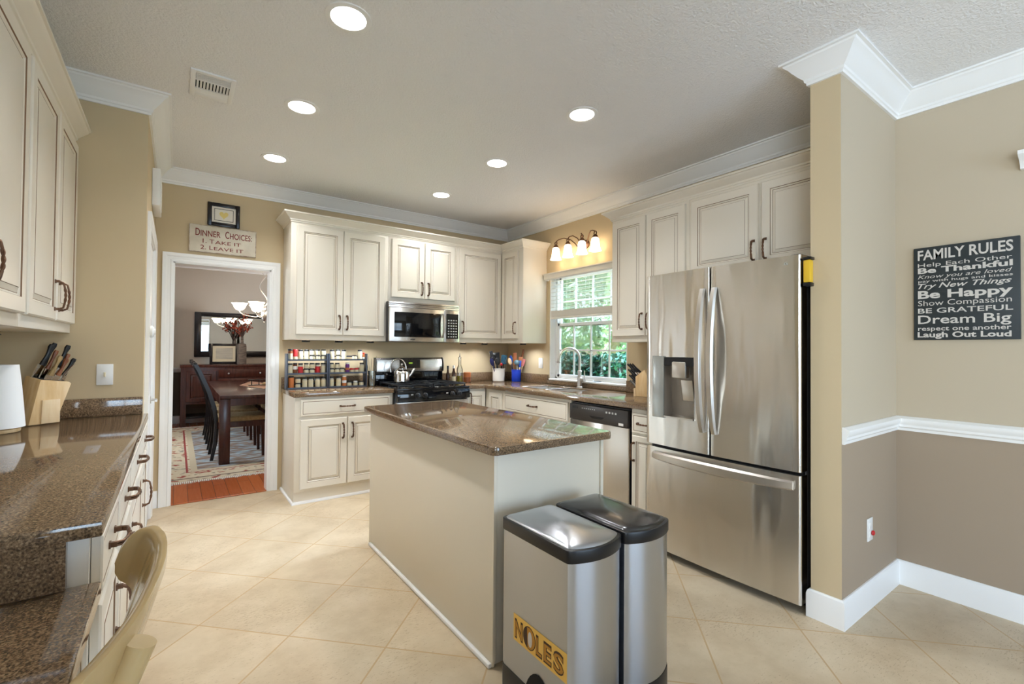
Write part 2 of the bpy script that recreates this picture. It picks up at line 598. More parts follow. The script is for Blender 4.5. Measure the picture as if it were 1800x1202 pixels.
        if smooth:
            me.polygons.foreach_set('use_smooth', [True] * len(me.polygons))
            me.set_sharp_from_angle(angle=math.radians(ang))
        me.update()
        o = bpy.data.objects.new(name, me)
        COL.objects.link(o)
        o.location = loc
        o.rotation_euler = rot
        if parent is not None:
            o.parent = parent
        if kind:
            o['kind'] = kind
        if label:
            o['label'] = label
        return o


def tag(o, label, cat, group=None):
    o['label'] = label
    o['category'] = cat
    if group:
        o['group'] = group
    return o


def thing(name, label, cat, loc=(0, 0, 0), rotz=0.0, group=None):
    o = bpy.data.objects.new(name, None)
    o.empty_display_size = 0.05
    COL.objects.link(o)
    o.location = loc
    o.rotation_euler = (0, 0, rotz)
    return tag(o, label, cat, group)


def kids(o):
    return [c for c in bpy.data.objects if c.parent == o]


def dup(root, loc, rotz=None, label=None, group=None, swap=None):
    r = root.copy()
    COL.objects.link(r)
    r.location = loc
    if rotz is not None:
        r.rotation_euler = (0, 0, rotz)
    if label:
        r['label'] = label
    if group:
        r['group'] = group
    for ch in kids(root):
        c = ch.copy(); COL.objects.link(c); c.parent = r
        for g in kids(ch):
            d = g.copy(); COL.objects.link(d); d.parent = c
    return r


def struct(mb, name, mats, **k):
    return mb.build(name, mats, kind='structure', **k)


_tcache = {}


def text_geo(txt, bold=0.0, shear=0.0):
    key = (txt, bold, shear)
    if key in _tcache:
        return _tcache[key]
    cu = bpy.data.curves.new('t', 'FONT')
    cu.body = txt
    cu.size = 1.0
    cu.offset = bold
    cu.shear = shear
    cu.resolution_u = 3
    ob = bpy.data.objects.new('t', cu)
    COL.objects.link(ob)
    dg = bpy.context.evaluated_depsgraph_get()
    dg.update()
    me = bpy.data.meshes.new_from_object(ob.evaluated_get(dg))
    vs = [(v.co.x, v.co.y) for v in me.vertices]
    fs = [tuple(p.vertices) for p in me.polygons]
    bpy.data.objects.remove(ob)
    bpy.data.curves.remove(cu)
    bpy.data.meshes.remove(me)
    _tcache[key] = (vs, fs)
    return vs, fs


def text_to(mb, txt, org, xd, yd, x0, x1, yb, cap, bold=0.0, shear=0.0, m=0):
    """letters in the plane org + x*xd + y*yd, from x0 to x1, baseline yb, capital height cap"""
    vs, fs = text_geo(txt, bold, shear)
    a, b = min(v[0] for v in vs), max(v[0] for v in vs)
    k = cap / 0.70
    org, xd, yd = Vector(org), Vector(xd), Vector(yd)
    mb.add([org + xd * (x0 + (v[0] - a) / (b - a) * (x1 - x0)) + yd * (yb + v[1] * k) for v in vs], fs, m)


# ------------------------------------------------------------------ plan (metres)
YB, XR, ZC = 4.73, 3.33, 2.743          # back wall, right wall, ceiling
XL, YS, XP = -0.79, 3.40, -0.15         # left wall, return wall with the switch, pantry wall
YD = 9.65                               # far wall of the dining room
CT = 0.922                              # worktop height, back and right
X, Y, Z = Vector((1, 0, 0)), Vector((0, 1, 0)), Vector((0, 0, 1))

# ------------------------------------------------------------------ setting
struct(MB().box(-1.2, 4.2, -3.15, YB, -0.06, 0), 'floor', M['tile'], smooth=False)
struct(MB().box(-1.9, 3.6, YB, YD + 0.15, -0.06, 0.0), 'floor_dining', M['planks'], smooth=False)
struct(MB().box(-2.3, 3.62, -3.9, YD + 0.6, ZC, ZC + 0.12), 'ceiling', M['ceil'], smooth=False)  # overhang past the outer walls is added as unseen eaves to block sun
# back wall with the dining doorway
b = MB()
T = YB + 0.12
b.box(-0.45, -0.035, YB, T, 0, ZC).box(0.697, XR + 0.14, YB, T, 0, ZC).box(-0.035, 0.697, YB, T, 2.0, ZC)
struct(b, 'wall_back', [M['wall']], smooth=False)
# right wall with the window opening
b = MB()
WY0, WY1, WZ0, WZ1 = 2.84, 3.93, 0.965, 2.13
b.box(XR, XR + 0.14, WY1, YB, 0, ZC).box(XR, XR + 0.14, 1.0, WY0, 0, ZC).box(XR, XR + 0.14, WY0, WY1, 0, WZ0).box(XR, XR + 0.14, WY0, WY1, WZ1, ZC)
struct(b, 'wall_right', [M['wall']], smooth=False)
# sign wall, two colours split at the chair rail
b = MB()
b.box(XR, XR + 0.14, -3.0, 1.0, 0.92, ZC, 0).box(XR, XR + 0.14, -3.0, 1.0, 0, 0.92, 1)
struct(b, 'wall_right_front', [M['wall_pale'], M['taupe']], smooth=False)
# partition beside the fridge
b = MB()
SX, SY0, SY1 = 2.554, 0.886, 1.018
b.add([(SX, SY0, 0), (SX, SY1, 0), (SX, SY1, ZC), (SX, SY0, ZC)], [(0, 1, 2, 3)], 0)
b.add([(SX, SY1, 0), (XR, SY1, 0), (XR, SY1, ZC), (SX, SY1, ZC)], [(0, 1, 2, 3)], 0)
b.add([(SX, SY0, 0.92), (XR, SY0, 0.92), (XR, SY0, ZC), (SX, SY0, ZC)], [(0, 1, 2, 3)], 1)
b.add([(SX, SY0, 0), (XR, SY0, 0), (XR, SY0, 0.92), (SX, SY0, 0.92)], [(0, 1, 2, 3)], 2)
struct(b, 'wall_partition', [M['wall'], M['wall_pale'], M['taupe']], smooth=False)
b = MB()
LW0, LW1, LWZ0, LWZ1 = -2.55, -0.45, 0.5, 2.2  # opening cut for the added left window
b.box(XL - 0.12, XL, LW1, YS + 0.12, 0, ZC).box(XL - 0.12, XL, -3.0, LW0, 0, ZC).box(XL - 0.12, XL, LW0, LW1, 0, LWZ0).box(XL - 0.12, XL, LW0, LW1, LWZ1, ZC)
struct(b, 'wall_left', M['wall'], smooth=False)
struct(MB().box(XL, XP, YS, YS + 0.12, 0, ZC), 'wall_return', M['wall'], smooth=False)
# pantry wall with its door opening
b = MB()
PD0, PD1, PDZ = 3.56, 4.46, 2.03
b.box(XP - 0.12, XP, YS + 0.12, PD0, 0, ZC).box(XP - 0.12, XP, PD1, YB, 0, ZC).box(XP - 0.12, XP, PD0, PD1, PDZ, ZC)
struct(b, 'wall_pantry', M['wall'], smooth=False)
struct(MB().box(-0.79, -0.75, YS + 0.12, YB, 0, ZC), 'wall_closet', M['wall'], smooth=False)
# wall behind the camera with its wide window
b = MB()
RX0, RX1, RZ0, RZ1 = 0.35, 2.75, 0.45, 2.2
b.box(-0.95, RX0, -3.12, -3.0, 0, ZC).box(RX1, XR + 0.14, -3.12, -3.0, 0, ZC)
b.box(RX0, RX1, -3.12, -3.0, 0, RZ0).box(RX0, RX1, -3.12, -3.0, RZ1, ZC)
struct(b, 'wall_rear', M['wall_pale'], smooth=False)
# dining room
b = MB()
b.box(-1.75, 3.6, YD, YD + 0.12, 0.88, ZC, 0).box(-1.75, 3.6, YD, YD + 0.12, 0, 0.88, 1)
struct(b, 'wall_dining_far', [M['dining'], M['dining_low']], smooth=False)
b = MB()
b.box(-1.75, -1.63, T, 6.3, 0, ZC).box(-1.75, -1.63, 8.1, YD, 0, ZC).box(-1.75, -1.63, 6.3, 8.1, 0, 0.8).box(-1.75, -1.63, 6.3, 8.1, 2.2, ZC)
struct(b, 'wall_dining_left', M['dining'], smooth=False)
struct(MB().box(3.45, 3.57, T, YD, 0, ZC), 'wall_dining_right', M['dining'], smooth=False)
struct(MB().box(-1.75, -0.45, YB, T, 0, ZC), 'wall_dining_near', M['dining'], smooth=False)
b = MB().box(-0.45, -0.036, T + 0.001, T + 0.01, 0, ZC).box(0.698, 3.45, T + 0.001, T + 0.01, 0, ZC).box(-0.036, 0.698, T + 0.001, T + 0.01, 2.001, ZC)
struct(b, 'wall_dining_door_side', M['dining'], smooth=False)

# crown moulding
def crown_prof(w=0.105, h=0.115, z=ZC):
    return [(0.0, z - h), (0.012, z - h), (0.014, z - h + 0.012), (0.020, z - h + 0.016), (0.022, z - h + 0.028), (0.040, z - h + 0.044),
            (0.062, z - 0.046), (0.074, z - 0.030), (0.088, z - 0.020), (0.092, z - 0.012), (w, z - 0.010), (w, z - 0.0005), (0.0, z - 0.0005)]


struct(MB().moulding(crown_prof(), [(XL, -3.0), (XL, YS), (XP, YS), (XP, YB), (XR, YB), (XR, SY1), (SX, SY1), (SX, SY0), (XR, SY0), (XR, -3.0)]), 'trim_1', M['trim'], ang=25)
struct(MB().moulding(crown_prof(), [(-1.63, T + 0.01), (-1.63, YD), (3.45, YD), (3.45, T + 0.01)]), 'trim_2', M['trim'], ang=25)
# chair rail
rail = [(0, 0.862), (0.010, 0.862), (0.012, 0.876), (0.020, 0.884), (0.020, 0.896), (0.026, 0.906), (0.030, 0.918), (0.030, 0.930), (0.020, 0.936), (0.010, 0.942), (0, 0.942)]
struct(MB().moulding(rail, [(SX + 0.004, SY0), (XR, SY0), (XR, -3.0)]), 'trim_3', M['trim'], ang=25)
struct(MB().moulding(rail, [(-1.63, T + 0.01), (-1.63, YD), (3.45, YD), (3.45, T + 0.01)]), 'trim_4', M['trim'], ang=25)
# baseboards
bb = [(0, 0), (0.016, 0), (0.016, 0.112), (0.012, 0.128), (0.006, 0.135), (0, 0.135)]
struct(MB().moulding(bb, [(XR, SY1 - 0.001), (SX, SY1), (SX, SY0), (XR, SY0), (XR, -3.0)]), 'baseboard_right', M['trim'], ang=25)
struct(MB().moulding(bb, [(XP, PD1 + 0.075), (XP, YB), (-0.107, YB)]), 'baseboard_back', M['trim'], ang=25)
struct(MB().moulding(bb, [(-1.63, T + 0.01), (-1.63, YD), (3.45, YD), (3.45, T + 0.01)]), 'baseboard_dining', M['trim'], ang=25)


# door casings
def casing(y, x0, x1, z, w=0.072, t=0.018, sgn=-1):
    b = MB()
    for i, (a, c) in enumerate(((0, t), (0.012, t), (0.018, t - 0.006), (w - 0.02, t - 0.008), (w - 0.014, t - 0.003), (w, t - 0.010))):
        pass
    pr = [(0, 0), (0, 0.012), (0.014, 0.014), (0.018, 0.010), (0.040, 0.011), (0.052, 0.018), (w, 0.020), (w, 0)]
    # left leg, head, right leg as a mitred frame: rings along the opening outline
    out = [(x0, 0), (x0, z), (x1, z), (x1, 0)]
    dirs = [(-1, 0), (-1, 1), (1, 1), (1, 0)]
    o = len(b.v)
    for (px, pz), (dx, dz) in zip(out, dirs):
        for (q, d) in pr:
            b.v.append(Vector((px + dx * q, y + sgn * d, pz + dz * q)))
    k = len(pr)
    for i in range(3):
        for a in range(k):
            c = (a + 1) % k
            b.f.append([o + i * k + a, o + i * k + c, o + (i + 1) * k + c, o + (i + 1) * k + a]); b.m.append(0)
    b.f.append([o + a for a in range(k)]); b.m.append(0)
    b.f.append([o + 3 * k + a for a in range(k)]); b.m.append(0)
    return b


b = casing(YB - 0.0005, -0.030, 0.692, 1.995)
b.box(-0.034, -0.018, YB - 0.004, T + 0.02, 0, 1.998).box(0.680, 0.696, YB - 0.004, T + 0.02, 0, 1.998).box(-0.034, 0.696, YB - 0.004, T + 0.02, 1.984, 1.9995)
struct(b, 'trim_5', M['trim'], ang=25)
struct(MB().box(-0.018, 0.68, YB - 0.012, YB + 0.02, 0.0005, 0.010), 'trim_6', M['planks'], bev=0.003)
# pantry door in the side wall
b = casing(0, PD0 + 0.004, PD1 - 0.004, PDZ - 0.004)
b.xf(Matrix.Translation((XP + 0.0005, 0, 0)) @ Matrix.Rotation(PI / 2, 4, 'Z') @ Matrix.Translation((0, 0, 0)))
b.box(XP - 0.118, XP + 0.003, PD0 + 0.001, PD0 + 0.014, 0, PDZ - 0.002).box(XP - 0.118, XP + 0.003, PD1 - 0.014, PD1 - 0.001, 0, PDZ - 0.002).box(XP - 0.118, XP + 0.003, PD0 + 0.001, PD1 - 0.001, PDZ - 0.014, PDZ - 0.001)
struct(b, 'trim_7', M['trim'], ang=25)
b = MB().box(XP - 0.040, XP - 0.004, PD0 + 0.017, PD1 - 0.017, 0.012, PDZ - 0.017)
for z0, z1 in ((0.15, 0.95), (1.1, 1.9)):
    for y0, y1 in ((PD0 + 0.12, 3.97), (4.05, PD1 - 0.12)):
        b.box(XP - 0.006, XP - 0.0005, y0, y1, z0, z1)
door = struct(b, 'door_1', M['trim'], bev=0.003)
b = MB().cyl((0, 0, 0), 0.026, 0.008, 20).rod((0, 0, 0.005), (0, 0, 0.040), 0.009).rod((0, 0.008, 0.038), (0, -0.10, 0.040), 0.008)
b.xf(Matrix.Translation((XP - 0.004, PD1 - 0.075, 0.90)) @ Matrix.Rotation(PI / 2, 4, 'Y'))
b.build('door_handle', M['nickel'], door, label='satin nickel lever')
for z in (0.30, 1.72):
    MB().box(XP - 0.002, XP + 0.006, PD0 + 0.010, PD0 + 0.034, z, z + 0.09).rod((XP + 0.008, PD0 + 0.016, z), (XP + 0.008, PD0 + 0.016, z + 0.09), 0.007).build('hinge', M['nickel'], door)

# ---- kitchen window
FX0, FX1 = 3.405, 3.455
b = MB()
b.box(FX0, FX1, WY0 + .001, WY0 + 0.045, WZ0 + .001, WZ1 - .001).box(FX0, FX1, WY1 - 0.045, WY1 - .001, WZ0 + .001, WZ1 - .001)
b.box(FX0, FX1, WY0 + .001, WY1 - .001, WZ0 + .001, WZ0 + 0.035).box(FX0, FX1, WY0 + .001, WY1 - .001, WZ1 - 0.04, WZ1 - .001)
win = struct(b, 'window_1', M['vinyl'], bev=0.003)


def sash(x0, x1, z0, z1, rows, cols, name='sash'):
    b = MB()
    y0, y1 = WY0 + 0.046, WY1 - 0.046
    s = 0.030
    b.box(x0, x1, y0, y0 + s, z0, z1).box(x0, x1, y1 - s, y1, z0, z1).box(x0, x1, y0, y1, z0, z0 + s).box(x0, x1, y0, y1, z1 - s, z1)
    xm = (x0 + x1) / 2
    for i in range(1, cols):
        y = y0 + (y1 - y0) * i / cols
        b.box(xm - 0.006, xm + 0.006, y - 0.008, y + 0.008, z0 + s, z1 - s)
    for i in range(1, rows):
        z = z0 + (z1 - z0) * i / rows
        b.box(xm - 0.006, xm + 0.006, y0 + s, y1 - s, z - 0.008, z + 0.008)
    o = b.build(name, M['vinyl'], win, bev=0.002)
    MB().box(xm - 0.002, xm + 0.002, y0 + s - 0.004, y1 - s + 0.004, z0 + s - 0.004, z1 - s + 0.004).build('pane', M['pane'], o, smooth=False)
    return o


sash(3.408, 3.430, WZ0 + 0.036, 1.585, 2, 4)
sash(3.432, 3.453, 1.545, WZ1 - 0.041, 2, 4)
b = MB().box(XR - 0.012, FX0 - 0.001, WY0 + 0.002, WY1 - 0.002, WZ0 + 0.0005, WZ0 + 0.018)
b.build('sill', M['trim'], win, bev=0.003)
b = MB()
b.box(XR + 0.003, FX0 - 0.001, WY1 - 0.012, WY1 - 0.0008, WZ0 + 0.019, WZ1 - 0.002).box(XR + 0.003, FX0 - 0.001, WY0 + 0.0008, WY0 + 0.012, WZ0 + 0.019, WZ1 - 0.002).box(XR + 0.003, FX0 - 0.001, WY0 + 0.012, WY1 - 0.012, WZ1 - 0.012, WZ1 - 0.0008)
b.build('window_jamb', M['trim'], win)
# ---- rear window and dining window (behind the camera / round the corner)
b = MB()
for i in range(4):
    x = RX0 + (RX1 - RX0) * i / 3
    b.box(max(RX0 + 0.001, x - 0.03), min(RX1 - 0.001, x + 0.03), -3.09, -3.04, RZ0 + 0.001, RZ1 - 0.001)
b.box(RX0 + .001, RX1 - .001, -3.09, -3.04, RZ0 + .001, RZ0 + 0.05).box(RX0 + .001, RX1 - .001, -3.09, -3.04, RZ1 - 0.05, RZ1 - .001)
w2 = struct(b, 'window_2', M['vinyl'])
MB().box(RX0 + 0.01, RX1 - 0.01, -3.070, -3.066, RZ0 + 0.01, RZ1 - 0.01).build('pane', M['pane'], w2, smooth=False)
b = casing(0, RX0 + 0.004, RX1 - 0.004, RZ1 - RZ0)
b.xf(Matrix.Translation((0, -2.9995, RZ0)) @ Matrix.Scale(-1, 4, Y))
b.box(RX0 - 0.09, RX1 + 0.09, -2.9995, -2.94, RZ0 - 0.03, RZ0)
b.build('casing', M['trim'], w2)
b = MB()
for i in range(3):
    y = 6.3 + 1.8 * i / 2
    b.box(-1.72, -1.68, max(6.301, y - 0.03), min(8.099, y + 0.03), 0.801, 2.199)
b.box(-1.72, -1.68, 6.301, 8.099, 0.801, 0.85).box(-1.72, -1.68, 6.301, 8.099, 2.15, 2.199)
w3 = struct(b, 'window_3', M['vinyl'])
MB().box(-1.702, -1.698, 6.31, 8.09, 0.81, 2.19).build('pane', M['pane'], w3, smooth=False)

b = MB()
for i in range(3):
    y = LW0 + (LW1 - LW0) * i / 2
    b.box(XL - 0.09, XL - 0.04, max(LW0 + .001, y - 0.03), min(LW1 - .001, y + 0.03), LWZ0 + .001, LWZ1 - .001)
b.box(XL - 0.09, XL - 0.04, LW0 + .001, LW1 - .001, LWZ0 + .001, LWZ0 + 0.05).box(XL - 0.09, XL - 0.04, LW0 + .001, LW1 - .001, LWZ1 - 0.05, LWZ1 - .001)
w4 = struct(b, 'window_added', M['vinyl'])  # unseen window, added only to admit the left fill
MB().box(XL - 0.07, XL - 0.066, LW0 + 0.01, LW1 - 0.01, LWZ0 + 0.01, LWZ1 - 0.01).build('pane', M['pane'], w4, smooth=False)

# ------------------------------------------------------------------ cabinets
def front_panel(w, h, t=0.020, flat=False):
    """raised panel door / slab drawer front, local: x 0..w, z 0..h, back y=0, face y=-t; material 1 = glaze in the grooves"""
    b = MB()
    if flat:
        rings = [(0, 0, 0), (0, t - 0.004, 0), (0.004, t, 0), (0.016, t, 0), (0.018, t - 0.0015, 1), (0.020, t - 0.0005, 1), (0.024, t, 0)]
    else:
        e = min(0.055, w * 0.2)
        rings = [(0, 0, 0), (0, t - 0.005, 0), (0.005, t, 0), (e, t, 0), (e + 0.0022, t - 0.004, 1), (e + 0.007, t - 0.006, 0), (e + 0.0105, t - 0.010, 0), (e + 0.0130, t - 0.0105, 1),
                 (e + 0.030, t - 0.003, 0), (e + 0.0315, t - 0.0015, 1), (e + 0.034, t - 0.001, 0)]
    o = 0
    for (i, d, m) in rings:
        for (px, pz) in ((i, i), (w - i, i), (w - i, h - i), (i, h - i)):
            b.v.append(Vector((px, -d, pz)))
    n = len(rings)
    for r in range(n - 1):
        for k in range(4):
            k2 = (k + 1) % 4
            b.f.append([r * 4 + k, r * 4 + k2, (r + 1) * 4 + k2, (r + 1) * 4 + k]); b.m.append(rings[r + 1][2])
    b.f.append([(n - 1) * 4 + k for k in range(4)]); b.m.append(0)
    b.f.append([3, 2, 1, 0]); b.m.append(0)
    return b


def pull_mesh(L=0.128):
    b = MB()
    n = 28
    for s in (0, 1):
        pts, rr = [], []
        for i in range(n + 1):
            t = i / n
            z = (t - 0.5) * L
            bow = 0.026 + 0.010 * math.sin(PI * t)
            if t < 0.06:
                bow = 0.010 + (0.026 - 0.010) * t / 0.06
            if t > 0.94:
                bow = 0.010 + (0.026 - 0.010) * (1 - t) / 0.06
            tw = max(0.0, min(1.0, (t - 0.25) / 0.5)) * 3 * PI + s * PI
            a = 0.0034
            pts.append((a * math.cos(tw), -bow + a * math.sin(tw) * 0.6, z))
            rr.append(0.0036)
        b.tube(pts, rr, 7)
    for s in (-1, 1):
        b.cbox((0, -0.008, s * L * 0.48), (0.012, 0.016, 0.011))
        b.cbox((0, -0.002, s * L * 0.48), (0.016, 0.004, 0.016))
    o = b.build('handle', M['bronze'])
    me = o.data
    bpy.data.objects.remove(o)
    return me


PULL = pull_mesh()


def handle(parent, loc, horizontal=False):
    o = bpy.data.objects.new('handle', PULL)
    COL.objects.link(o)
    o.parent = parent
    o.location = loc
    if horizontal:
        o.rotation_euler = (0, PI / 2, 0)
    return o


def add_front(th, x, z, w, h, kind='door', pull=None):
    """pull: None or (px, pz) in the front's own frame"""
    o = front_panel(w, h, flat=(kind == 'drawer')).build(kind, [M['cream'], M['glaze']], th, loc=(x, -0.0015, z), ang=12)
    if pull:
        handle(o, (pull[0], -0.020, pull[1]), kind == 'drawer')
    return o


def cabinet(name, label, cat, loc, rotz, w, h, d, z0, fronts, group=None, kick=0.0, kin=0.06, kh=0.10, open_side=False):
    th = thing(name, label, cat, loc, rotz, group)
    b = MB()
    if kick:
        b.box(0, w, 0, d, kh, h)
        b.build('body', M['cream'], th, bev=0.0015)
        k = MB().box(0.001, w - 0.001, kin, d, 0, kh)
        k.build('toe_kick', M['cream'], th)
    else:
        b.box(0, w, 0, d, z0, h)
        b.build('body', M['cream'], th, bev=0.0015)
    for f in fronts:
        add_front(th, *f)
    return th


RZB, RZR, RZL = 0.0, -PI / 2, PI / 2     # facing -Y, -X, +X
UB, UT = 1.365, 2.40                      # upper cabinets: bottom, top of frame
DB, DT = 1.412, 2.365
DH = DT - DB
G_U, G_B = 'upper kitchen cabinets', 'base kitchen cabinets'
FY = 4.38
cabinet('wall_cabinet', 'cream two-door wall cabinet over the spice racks, nearest the dining doorway', 'cabinet', (0.79, FY, 0), RZB, 0.868, UT, 0.345, UB,
        [(0.045, DB, 0.394, DH, 'door', (0.362, 0.115)), (0.443, DB, 0.388, DH, 'door', (0.032, 0.115))], G_U)
cabinet('wall_cabinet', 'short cream two-door cabinet directly above the microwave', 'cabinet', (1.660, FY, 0), RZB, 0.758, UT, 0.345, 1.752,
        [(0.028, 1.797, 0.345, DT - 1.797, 'door', (0.313, 0.10)), (0.381, 1.797, 0.342, DT - 1.797, 'door', (0.032, 0.10))], G_U)
cabinet('wall_cabinet', 'cream single-door wall cabinet right of the microwave, beside the inner corner', 'cabinet', (2.420, FY, 0), RZB, 0.578, UT, 0.345, UB,
        [(0.020, DB, 0.535, DH, 'door', (0.034, 0.115))], G_U)
cabinet('wall_cabinet', 'narrow cream corner cabinet with a bright bare side panel beside the window', 'cabinet', (3.0, YB - 0.002, 0), RZR, 0.744, UT, 0.328, UB,
        [(0.372, DB, 0.300, DH, 'door', (0.268, 0.115))], G_U)
cabinet('wall_cabinet', 'tall cream two-door wall cabinet between window and fridge', 'cabinet', (3.0, 2.725, 0), RZR, 0.735, UT, 0.328, UB,
        [(0.020, DB, 0.338, DH, 'door', (0.31, 0.115)), (0.366, DB, 0.345, DH, 'door', (0.03, 0.115))], G_U)
cabinet('wall_cabinet', 'cream two-door cabinet mounted over the refrigerator', 'cabinet', (3.0, 1.988, 0), RZR, 0.966, UT, 0.328, 1.80,
        [(0.020, 1.84, 0.478, DT - 1.84, 'door', (0.452, 0.10)), (0.518, 1.84, 0.430, DT - 1.84, 'door', (0.028, 0.10))], G_U)
LX = -0.462
cabinet('wall_cabinet', 'nearest cream wall cabinet at the left edge, its door cut by the picture edge', 'cabinet', (LX, 1.42, 0), RZL, 0.975, UT, 0.326, UB,
        [(0.03, DB, 0.435, DH, 'door', (0.40, 0.13)), (0.474, DB, 0.482, DH, 'door', (0.035, 0.13))], G_U)
cabinet('wall_cabinet', 'cream two-door wall cabinet above the wooden knife block on the left', 'cabinet', (LX, 2.397, 0), RZL, 0.998, UT, 0.326, UB,
        [(0.020, DB, 0.475, DH, 'door', (0.44, 0.11)), (0.520, DB, 0.462, DH, 'door', (0.03, 0.11))], G_U)
# cabinet crowns
cc = [(0.0, 2.388), (0.006, 2.388), (0.008, 2.398), (0.014, 2.402), (0.016, 2.412), (0.030, 2.424), (0.046, 2.438), (0.054, 2.444), (0.060, 2.452), (0.068, 2.454), (0.068, 2.466), (-0.012, 2.466), (-0.012, 2.402), (0, 2.402)]
b = MB().moulding(cc, [(0.79, YB - 0.002), (0.79, FY), (3.0, FY), (3.0, 3.986), (XR - 0.002, 3.986)])
tag(b.build('crown_moulding', M['cream'], ang=20), 'cream crown moulding along the tops of the back wall cabinets', 'moulding')
b = MB().moulding(cc, [(XR - 0.002, 2.725), (3.0, 2.725), (3.0, 1.022)])
tag(b.build('crown_moulding', M['cream'], ang=20), 'cream crown moulding above the fridge and window side cabinets', 'moulding')
b = MB().moulding(cc, [(LX, 1.42), (LX, YS - 0.003)])
tag(b.build('crown_moulding', M['cream'], ang=20), 'cream crown moulding on the left wall cabinets', 'moulding')

# base cabinets
BH = CT - 0.037
BD = 0.545
cabinet('base_cabinet', 'cream base cabinet with drawer and two doors under the spice racks', 'cabinet', (0.80, 4.172, 0), RZB, 0.838, BH, BD, 0,
        [(0.042, 0.727, 0.762, 0.137, 'drawer', (0.38, 0.068)), (0.042, 0.122, 0.378, 0.575, 'door', (0.342, 0.46)), (0.428, 0.122, 0.376, 0.575, 'door', (0.036, 0.46))], G_B, kick=1, kin=0.012)
b = MB().moulding([(0, 0), (0.014, 0), (0.013, 0.010), (0.008, 0.018), (0, 0.022)], [(0.80, YB - 0.005), (0.80, 4.184), (1.62, 4.184)])
struct(b, 'trim_8', M['trim'])
cabinet('base_cabinet', 'narrow cream base cabinet right of the stove', 'cabinet', (2.412, 4.172, 0), RZB, 0.246, BH, BD, 0,
        [(0.018, 0.122, 0.212, 0.735, 'door', (0.026, 0.66))], G_B, kick=1)
RXF = 2.66
RD = XR - 0.004 - RXF
cabinet('base_cabinet', 'cream corner base cabinet with one narrow door left of the sink', 'cabinet', (RXF, 4.165, 0), RZR, 0.345, BH, RD, 0,
        [(0.085, 0.122, 0.225, 0.735, 'door', None)], G_B, kick=1)
cabinet('base_cabinet', 'wide cream sink cabinet with a false drawer front under the window', 'cabinet', (RXF, 3.818, 0), RZR, 0.962, 0.70, RD, 0,
        [(0.02, 0.122, 0.455, 0.545, 'door', (0.42, 0.46)), (0.483, 0.122, 0.455, 0.545, 'door', (0.035, 0.46))], G_B, kick=1)
sinkcab = [o for o in bpy.data.objects if o.get('label', '').startswith('wide cream sink')][0]
b = MB().box(0, 0.962, 0, 0.02, 0.70, BH).box(0, 0.018, 0.02, RD, 0.70, BH).box(0.944, 0.962, 0.02, RD, 0.70, BH)
b.build('face_frame', M['cream'], sinkcab)
add_front(sinkcab, 0.02, 0.700, 0.918, 0.160, 'drawer', (0.455, 0.082))
cabinet('base_cabinet', 'slim cream base cabinet between dishwasher and fridge', 'cabinet', (RXF, 2.222, 0), RZR, 0.226, BH, RD, 0,
        [(0.014, 0.715, 0.196, 0.140, 'drawer', (0.12, 0.07)), (0.014, 0.122, 0.196, 0.575, 'door', (0.022, 0.46))], G_B, kick=1)
LXF = -0.150
LH = 0.878
LD = LXF - XL - 0.004
for (y0, y1, lab, hs) in ((2.975, 3.392, 'cream base cabinet at the far end of the left counter, beside the pantry door', 0),
                          (2.262, 2.972, 'wide cream base cabinet second from the far end of the left counter', 0),
                          (1.800, 2.259, 'cream base cabinet third from the far end of the left counter', 1),
                          (1.392, 1.797, 'nearest cream base cabinet of the left counter, behind the beige chair', 1)):
    w = y1 - y0
    cabinet('base_cabinet', lab, 'cabinet', (LXF, y0, 0), RZL, w, LH, LD, 0,
            [(0.02, 0.738, w - 0.04, 0.130, 'drawer', ((w - 0.04) / 2, 0.066)), (0.02, 0.122, w - 0.04, 0.590, 'door', (0.035 if hs == 0 else w - 0.075, 0.43))], G_B, kick=1)


for (x, y, z, lab) in ((0.95, 4.52, UB, 'puck light under the left end of the wall cabinet over the spice racks'), (1.24, 4.52, UB, 'puck light under the middle of the wall cabinet over the spice racks'),
                      (1.54, 4.52, UB, 'puck light under the right end of the wall cabinet over the spice racks'), (2.58, 4.52, UB, 'puck light under the wall cabinet just right of the microwave'),
                      (2.86, 4.52, UB, 'puck light under the corner of the wall cabinets above the white crock'), (3.14, 4.16, UB, 'puck light under the narrow corner cabinet beside the window')):
    t = thing('puck_light', lab, 'puck light', (x, y, z), 0, 'under-cabinet puck lights')
    MB().lathe([(0.030, -0.0005), (0.034, -0.0005), (0.036, -0.016), (0.033, -0.018), (0.031, -0.016), (0.030, -0.0005)], (0, 0, 0), 20, cap=False).build('housing', M['black'], t)
    MB().lathe([(0.029, -0.0010), (0.020, -0.0018), (0.0, -0.002)], (0, 0, 0), 20, cap=False).build('lens', M['puck'], t)
    ld = bpy.data.lights.new('puck_glow', 'AREA')
    ld.shape, ld.size, ld.energy, ld.color = 'DISK', 0.05, 2.0, (0.88, 0.94, 1.0)
    lo = bpy.data.objects.new('puck_glow', ld)
    COL.objects.link(lo)
    lo.parent = t
    lo.location = (0, 0, -0.004)

